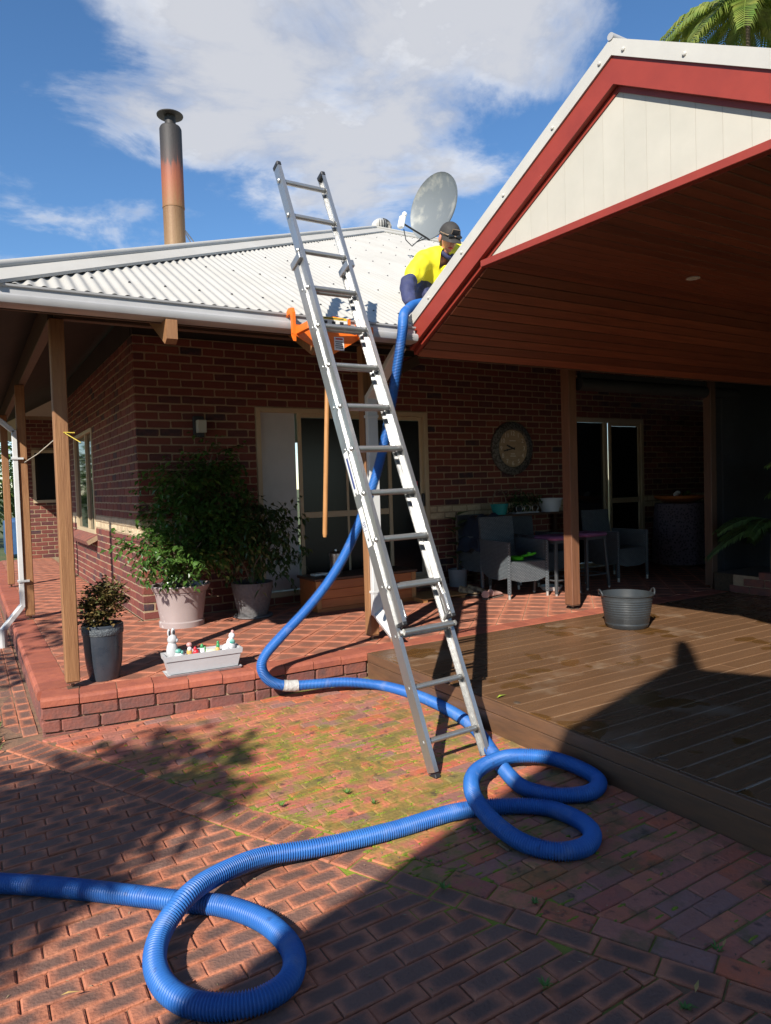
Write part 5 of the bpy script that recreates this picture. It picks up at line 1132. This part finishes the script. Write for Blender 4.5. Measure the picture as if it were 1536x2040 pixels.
q = foliage([((4.95, -.2, 1.1), (.24, .1, .13), 1)], 260, .07, .015); pl_ = thing('dark_plant', (4.95, -.16, .89), 'small dark leafy plant behind the wire rack on the side table', 'plant'); q.build('foliage', MATS['dark_leaf'], pl_, fix=False, kind='stuff')
q = MB(); q.lathe([(.05, .89), (.065, .97), (.06, .97), (.045, .9)], (4.95, -.16, 0), 16); q.build('pot', MATS['ink'], pl_, smooth=True)
tub = thing('white_tub', (5.42, -.28, .89), 'white plastic tub with a wide rim on the side table', 'tub'); q = MB(); q.lathe([(.12, .89), (.15, 1.05), (.175, 1.055), (.178, 1.075), (.16, 1.075), (.14, .95)], (5.42, -.28, 0), 28); q.build('bowl', MATS['white_plastic'], tub, smooth=True)
# barrel table with patterned cloth
def leopard():
    m_ = mat('leopard_cloth', (.24, .19, .23), rough=.8, bump=.2); nt = m_.node_tree; p = nt.nodes['Principled BSDF']; g_ = nd(nt, 'ShaderNodeNewGeometry'); v = nd(nt, 'ShaderNodeTexVoronoi', ins={'Scale': 30}); nt.links.new(g_.outputs['Position'], v.inputs['Vector'])
    r = nd(nt, 'ShaderNodeMapRange', ins={1: .25, 2: .5}); nt.links.new(v.outputs['Distance'], r.inputs[0]); mi = nd(nt, 'ShaderNodeMix', data_type='RGBA'); nt.links.new(r.outputs[0], mi.inputs[0]); mi.inputs[6].default_value = (.012, .009, .013, 1); mi.inputs[7].default_value = (.12, .09, .115, 1); nt.links.new(mi.outputs[2], p.inputs['Base Color'])
leopard()
bt_ = thing('round_table', (7.6, -.72, 0), 'round table under a spotted purple cloth in the shaded corner', 'table')
q = MB(); vsx = []; n_ = 48
for i, (r, z) in enumerate(((.0, .93), (.33, .93), (.345, .92), (.36, .75), (.375, .4), (.385, .04))):
    for k in range(n_): a = 2*math.pi*k/n_; rr2 = r*(1+(.035*math.sin(9*a) if i > 2 else 0)*(i-2)/3); vsx.append((7.6+rr2*math.cos(a), -.72+rr2*math.sin(a), z))
q.add(vsx, [(i*n_+k, i*n_+(k+1) % n_, (i+1)*n_+(k+1) % n_, (i+1)*n_+k) for i in range(5) for k in range(n_)]); q.build('tablecloth', MATS['leopard_cloth'], bt_, smooth=True)
q = MB(); q.lathe([(.25, 0), (.25, .9)], (7.6, -.72, 0), 20); q.build('barrel', MATS['dark_timber'], bt_)
wt = thing('wooden_bowl', (7.62, -.72, .93), 'shallow wooden bowl with flowers on the spotted table', 'bowl')
q = MB(); q.lathe([(.2, .935), (.36, 1.0), (.375, 1.04), (.36, 1.04), (.3, 1.0), (0, .97)], (7.62, -.72, 0), 28); q.build('bowl', MATS['chest_wood'], wt, smooth=True)
for k, (x, mt) in enumerate(((7.42, 'white_glaze'), (7.46, 'white_glaze'), (7.62, 'palm_leaf'), (7.7, 'palm_leaf'))): q = MB(); q.sphere((x, -.8, 1.06+.02*(k % 2)), (.045, .04, .035), 10, 7); q.build('flower', MATS[mt], wt, smooth=True)
# shoes
mat('tan_shoe', (.42, .30, .17), (.16, .10, .06), scale=18, rough=.7, lo=.45, hi=.55); mat('pink_shoe', (.50, .30, .25), rough=.7); mat('sole', (.10, .08, .065), rough=.8)
def shoe(mb, x, y, a, l, o):
    pr = [(-.5, .30, .30), (-.46, .40, .42), (-.25, .40, .36), (0, .36, .30), (.25, .44, .22), (.42, .36, .16), (.5, .15, .10)]; vsx = []; n_ = 12
    for t, w_, h in pr:
        for k in range(n_): b_ = 2*math.pi*k/n_; vsx.append((t*l, w_*l*.5*math.cos(b_), max(.012, (.5+.5*math.sin(b_))*h*l)))
    mb.add(vsx, [(i*n_+k, i*n_+(k+1) % n_, (i+1)*n_+(k+1) % n_, (i+1)*n_+k) for i in range(len(pr)-1) for k in range(n_)]+[tuple(range(n_)), tuple(range((len(pr)-1)*n_, len(pr)*n_))], rz(a), o)
for x, y, a, mt, lb_, gr in ((3.50, -.92, -1.0, 'tan_shoe', 'tan lace up shoe further from the wicker armchair of its pair', 'pair of tan shoes'), (3.64, -.90, -.9, 'tan_shoe', 'tan lace up shoe beside the sunlit wicker armchair', 'pair of tan shoes'), (3.51, -1.20, .9, 'pink_shoe', 'pink slip on shoe pointing at the tan pair', 'pair of pink shoes'), (3.66, -1.20, .3, 'pink_shoe', 'pink slip on shoe lying against the wicker armchair leg', 'pair of pink shoes')):
    s = thing('shoe', (x, y, 0), lb_, 'shoe', gr); q = MB(); shoe(q, x, y, a, .25 if mt[0] == 't' else .22, (x, y, .012)); q.build('upper', MATS[mt], s, smooth=True)
    q = MB(); q.box((x, y, .008), (.25 if mt[0] == 't' else .22, .085, .016), rz(a), .006); q.build('sole', MATS['sole'], s)
# timber mat by the door, pale jug under the stool
dm = thing('slatted_mat', (3.05, -.75, 0), 'low slatted timber mat lying in front of the glass door', 'mat')
for k in range(5): q = MB(); q.box((3.1, -.95+.1*k, .035), (.62, .085, .018), bev=.003); q.build('slat', MATS['handle_wood'], dm)
for x in (2.83, 3.35): q = MB(); q.box((x, -.75, .013), (.05, .5, .026)); q.build('bearer', MATS['handle_wood'], dm)
jg = thing('white_dish', (4.5, -1.22, 0), 'white plastic dish on the floor under the stools', 'dish'); q = MB(); q.lathe([(.1, 0), (.14, .05), (.13, .05), (.09, .012), (0, .012)], (4.5, -1.22, 0), 20); q.build('bowl', MATS['white_label'], jg, smooth=True)
# rubber tub on the deck
BK = Vector((3.48, -3.22, .002)); bk2 = thing('rubber_bucket', tuple(BK), 'black flexible rubber tub with two handles on the timber deck', 'bucket')
pr = [(.02, .0), (.165, .0), (.175, .012)]
for k in range(11): z = .03+.021*k; r = .178+.045*(z/.29); pr += [(r, z), (r+.0028, z+.006), (r+.0028, z+.014), (r+.001, z+.020)]
pr += [(.222, .285), (.232, .292), (.232, .300), (.218, .300), (.19, .06), (.16, .012), (0, .012)]
q = MB(); q.lathe(pr, BK, 48); q.build('tub', MATS['black_rubber'], bk2, smooth=True)
for s in (-1, 1):
    d = Vector((math.cos(-.55), math.sin(-.55), 0))*s; t_ = Vector((-d.y, d.x, 0)); q = MB()
    q.tube([BK+d*(.224+.016*math.sin(a))+t_*.05*math.cos(a)+Vector((0, 0, .285+.05*math.sin(a))) for a in [math.pi*k/12 for k in range(13)]], .0075, 8); q.build('handle', MATS['black_rubber'], bk2, smooth=True)
# fallen leaves on the deck and paving
mat('dry_leaf', (.38, .30, .08), (.45, .25, .1), scale=20, rough=.7); mat('fresh_leaf', (.32, .42, .05), rough=.6)
for (X_, Y_, z, l, mt, lb_, g_) in ((990, 1390, .003, .11, 'fresh_leaf', 'thin yellow green leaf lying on the deck edge', None), (1385, 1978, -.192, .07, 'dry_leaf', 'curled tan leaf lying on the mossy paving by the deck', None), (865, 1420, -.195, .05, 'dry_leaf', 'small dry leaf under the ladder on the paving', None), (1440, 1885, -.19, .05, 'dry_leaf', 'dry twig like leaf on the paving beside the deck', None), (120, 1983, -.225, .06, 'dry_leaf', 'straw coloured dry leaf lying on the fired paving', None), (800, 1440, -.2, .03, 'dry_leaf', 'pale dry leaf scrap on the mossy paving', None)):
    c = at(X_, Y_, 2, z+.006); q = MB(); a = random.uniform(-.4, .6); leaf(q, c, Vector((math.cos(a), math.sin(a), .05)), Vector((0, 0, 1)), l, l*.09, .4); o = q.build('fallen_leaf', MATS[mt], None, fix=False); props(o, lb_, 'leaf')
mat('grit', (.30, .22, .13), (.12, .085, .05), scale=30, rough=.9, rnd=.4)
gl = MB()
for _ in range(520):
    x, y = random.uniform(-2.2, 1.1), random.uniform(-6.6, -2.75)
    leaf(gl, Vector((x, y, zp(x)+.004)), Vector((random.uniform(-1, 1), random.uniform(-1, 1), .08)), Vector((0, 0, 1)), random.uniform(.006, .024), random.uniform(.0012, .004), .5)
gl.build('leaf_litter', MATS['grit'], paving, fix=False, kind='stuff')
gl = MB()
for _ in range(120):
    x, y = random.uniform(1.25, 5.4), random.uniform(-6.0, -2.75)
    leaf(gl, Vector((x, y, .002)), Vector((random.uniform(-1, 1), random.uniform(-1, 1), .08)), Vector((0, 0, 1)), random.uniform(.005, .02), random.uniform(.001, .003), .5)
gl.build('leaf_litter', MATS['grit'], deck, fix=False, kind='stuff')
# string and strap between the side posts
mat('string', (.55, .5, .4), rough=.8); mat('strap_yellow', (.6, .45, .06), rough=.6)
ln = thing('string_line', (-.95, -2.2, 1.7), 'thin string tied between two verandah posts with a yellow strap end', 'string')
q = MB(); q.tube([(-.96, .91, 1.68), (-.95, -.6, 1.69), (-.94, -2.2, 1.73)], .004, 6); q.build('string', MATS['string'], ln)
q = MB(); q.bar((-.92, -2.302, 1.735), (-.83, -2.34, 1.67), .008, .005); q.bar((-.93, -2.302, 1.74), (-.86, -2.302, 1.738), .008, .006); q.build('strap', MATS['strap_yellow'], ln)
# ================================================================== RIGHT HAND GARDEN
pbx = thing('brick_planter', (5.9, -3.6, 0), 'stepped red brick garden planter at the end of the deck', 'planter')
q = MB(); q.box((6.32, -3.7, .10), (.9, 2.5, .2)); q.build('soil', MATS['soil'], pbx)
for c in range(3):
    y = -2.66-.17*c
    while y > -5.0:
        l = .23; q = MB(); vs_, fs_, uv_ = block(ragged(l, .076, .003, .01), -.10, 0, .006, lambda x, y_: (.5, .5)); q.add(vs_, fs_, RL, (5.83, y-l/2, .043+.086*c), uv_); q.build('brick', MATS['riser_brick'], pbx); y -= .24
q = MB(); q.box((5.88, -3.85, .10), (.07, 2.3, .2)); q.build('core', MATS['mortar'], pbx)
def palm(name, base, h, nfr, fl, lw, label, mt, group=None, droop=1.0, fan=False, tilt=.6):
    t = thing(name, base, label, 'palm', group); B_ = Vector(base); top = B_+Vector((0, 0, h))
    q = MB(); q.tube([B_, B_.lerp(top, .5)+Vector((.02, .02, 0)), top], [.06+.02*h*.1, .05, .04], 10); q.build('trunk', MATS['bark'], t, smooth=True)
    for k in range(nfr):
        a = 2.399*k; d = Vector((math.cos(a), math.sin(a), 0)); up = random.uniform(-.2, 1.0)*tilt; q = MB(); pts = []
        for i in range(9): s = i/8; pts.append(top+d*fl*(s*.95)+Vector((0, 0, fl*(up*s-droop*.62*s*s))))
        q.tube(pts, [.014*(1-.8*i/8)+.002 for i in range(9)], 6)
        for i in range(2, 40):
            s = i/40; j = min(7, int(s*8)); f_ = s*8-j; p = pts[j].lerp(pts[j+1], f_); tg = (pts[j+1]-pts[j]).normalized()
            for sd in (-1, 1):
                sv = tg.cross(Vector((0, 0, 1))).normalized()*sd; l = lw*(1-.55*abs(s-.45)/.55)*random.uniform(.85, 1.1)
                e = p+(sv*.8+tg*.55).normalized()*l*.55; e2 = e+(sv*.5+tg*.5+Vector((0, 0, -.9*droop))).normalized()*l*.5; wv = tg*(.02+.012*(h > 2))
                q.add([p-wv*.5, p+wv*.5, e+wv, e-wv, e2], [(0, 1, 2, 3), (3, 2, 4)])
        q.build('frond', MATS[mt], t, fix=False)
    return t
palm('garden_palm', (6.25, -2.95, .2), .55, 11, .75, .22, 'small arching palm in the shaded planter beside the end post', 'shade_leaf', 'shaded garden palms')
palm('garden_palm', (6.45, -3.6, .2), 1.25, 11, .8, .24, 'taller arching palm in the shaded planter beyond the deck', 'shade_leaf', 'shaded garden palms')
mat('backdrop_dark', (.025, .024, .024), (.035, .03, .028), scale=5, rough=.85)
fn = thing('backdrop_fence', (7.3, -5, 0), 'added dark slatted backdrop for the shade behind the palms', 'fence')  # dark fence added as a backdrop for the deep garden shade
for k in range(24): q = MB(); q.box((7.42, -4.7, .06+.135*k), (.02, 4.9, .131)); q.build('slat', MATS['backdrop_dark'], fn)
for y in (-2.4, -4.7, -7.0): q = MB(); q.box((7.48, y, 1.2), (.07, .07, 2.4)); q.build('fence_post', MATS['backdrop_dark'], fn)
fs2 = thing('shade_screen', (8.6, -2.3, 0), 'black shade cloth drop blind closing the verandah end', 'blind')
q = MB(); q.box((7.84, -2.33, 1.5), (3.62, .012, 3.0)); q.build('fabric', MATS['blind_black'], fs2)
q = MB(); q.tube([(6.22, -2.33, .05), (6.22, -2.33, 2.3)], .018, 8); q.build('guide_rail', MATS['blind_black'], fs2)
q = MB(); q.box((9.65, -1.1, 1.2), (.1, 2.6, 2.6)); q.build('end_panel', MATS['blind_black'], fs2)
# tall palm behind the patio roof
pt_ = at(1490, 30, 1, 1.2); palm('tall_palm', (pt_.x, pt_.y, -.4), pt_.z+.55, 20, 1.9, .6, 'tall feathery palm rising behind the patio roof ridge', 'palm_leaf', None, 1.25, tilt=.9)
# ================================================================== BEYOND AND BEHIND
def tree(name, base, h, blobs, n, l, label, mt='tree_leaf', tr=.12, group=None):
    t = thing(name, base, label, 'tree', group); B_ = Vector(base)
    foliage([(B_+Vector(c), r, d) for c, r, d in blobs], n, l, l*.3, .4).build('crown', MATS[mt], t, fix=False, kind='stuff')
    q = MB(); q.tube([B_, B_+Vector((.05, 0, h*.35)), B_+Vector((0, .05, h*.7))], [tr, tr*.75, tr*.4], 10)
    for c, r, d in blobs: q.tube([B_+Vector((.03, .02, h*.4)), B_+Vector((c[0]*.5, c[1]*.5, h*.4+(c[2]-h*.4)*.6)), B_+Vector(c)], [tr*.45, tr*.28, tr*.08], 7)
    q.build('trunk', MATS['bark'], t, smooth=True)
tree('garden_tree', (-6.3, -3.4, -.4), 4.6, [((0, 0, 4.7), (1.2, 1.3, .9), .7), ((.3, 1.2, 4.3), (.9, .9, .7), .5), ((-.2, -.9, 4.4), (.8, .7, .6), .45)], 620, .20, 'broad garden tree standing left of the brick path')
tree('garden_tree', (-6.35, -7.75, -.4), 4.5, [((0, 0, 4.75), (.75, .7, .6), 1), ((.6, .35, 4.5), (.55, .55, .45), 1), ((-.3, -.5, 4.5), (.6, .5, .5), .8)], 2300, .17, 'smaller garden tree beside the shed')
for i, (x, y, h, s) in enumerate(((-3.6, 20, 4.0, 1.7), (-1.2, 23, 4.8, 2.0), (-5.6, 17, 3.6, 1.5), (.9, 25, 4.2, 1.9), (-7.5, 13, 4.0, 1.6))):
    tree('background_tree', (x, y, -.4), h, [((0, 0, h*.62), (s, s, h*.36), 1), ((s*.6, -.3, h*.4), (s*.7, s*.6, h*.26), .9), ((-s*.6, 0, h*.45), (s*.7, s*.6, h*.28), .9)], 1500, .3, 'leafy garden tree beyond the far end of the house', group='trees beyond the side verandah')
mat('tarp', (.06, .13, .26), (.04, .09, .2), scale=3, rough=.4, bump=.6, bscale=4)
tq = thing('tarp_covered_stack', (-.75, 15.5, -.4), 'blue tarpaulin covered stack beyond the side verandah', 'tarp')
q = MB(); tx_ = at(23, 1010, 1, 15.5).x; q.box((tx_, 15.5, .15), (.45, 1.2, 1.1), bev=.1); q.build('tarp', MATS['tarp'], tq, smooth=True)
# the shed behind the photographer, whose gable throws the shade over deck and paving
mat('shed_wall', (.55, .50, .40), (.48, .43, .35), scale=3, rough=.6)
HS = 5.0; AXs, AYs = 2.63-HS*1.077, -4.30-HS*.857; PS = .63; HWs = 2.62; DP = 5.0
shed = thing('garden_shed', (AXs, AYs-DP/2, -.42), 'cream gabled shed with a flue standing behind the paving', 'shed')
e_ = HS-PS*HWs
q = MB(); q.prism([(-HWs+.25, -.42), (HWs-.25, -.42), (HWs-.25, e_+.02), (0, HS-.10), (-HWs+.25, e_+.02)], (AXs, AYs-.12, 0), (1, 0, 0), (0, 0, 1), (0, -1, 0), DP-.3); q.build('wall', MATS['shed_wall'], shed)
for s in (-1, 1):
    q = MB(); q.add([(AXs+s*a, AYs-b_, HS-PS*a-c) for c in (0, .06) for a, b_ in ((0, 0), (HWs, 0), (HWs, DP), (0, DP))], [(0, 1, 2, 3), (4, 7, 6, 5), (0, 4, 5, 1), (1, 5, 6, 2), (2, 6, 7, 3), (3, 7, 4, 0)]); q.build('roof', MATS['roof_steel'], shed)
q = MB(); q.box((AXs+1.0, AYs-.1, .75), (1.6, .06, 2.3), bev=.01); q.build('door', MATS['white_steel'], shed)
q = MB(); q.lathe([(.10, HS-.1), (.07, HS+.42), (.045, HS+.62)], (AXs+.03, AYs-.12, 0), 14, capt=True); q.build('flue', MATS['gutter_steel'], shed, smooth=True)
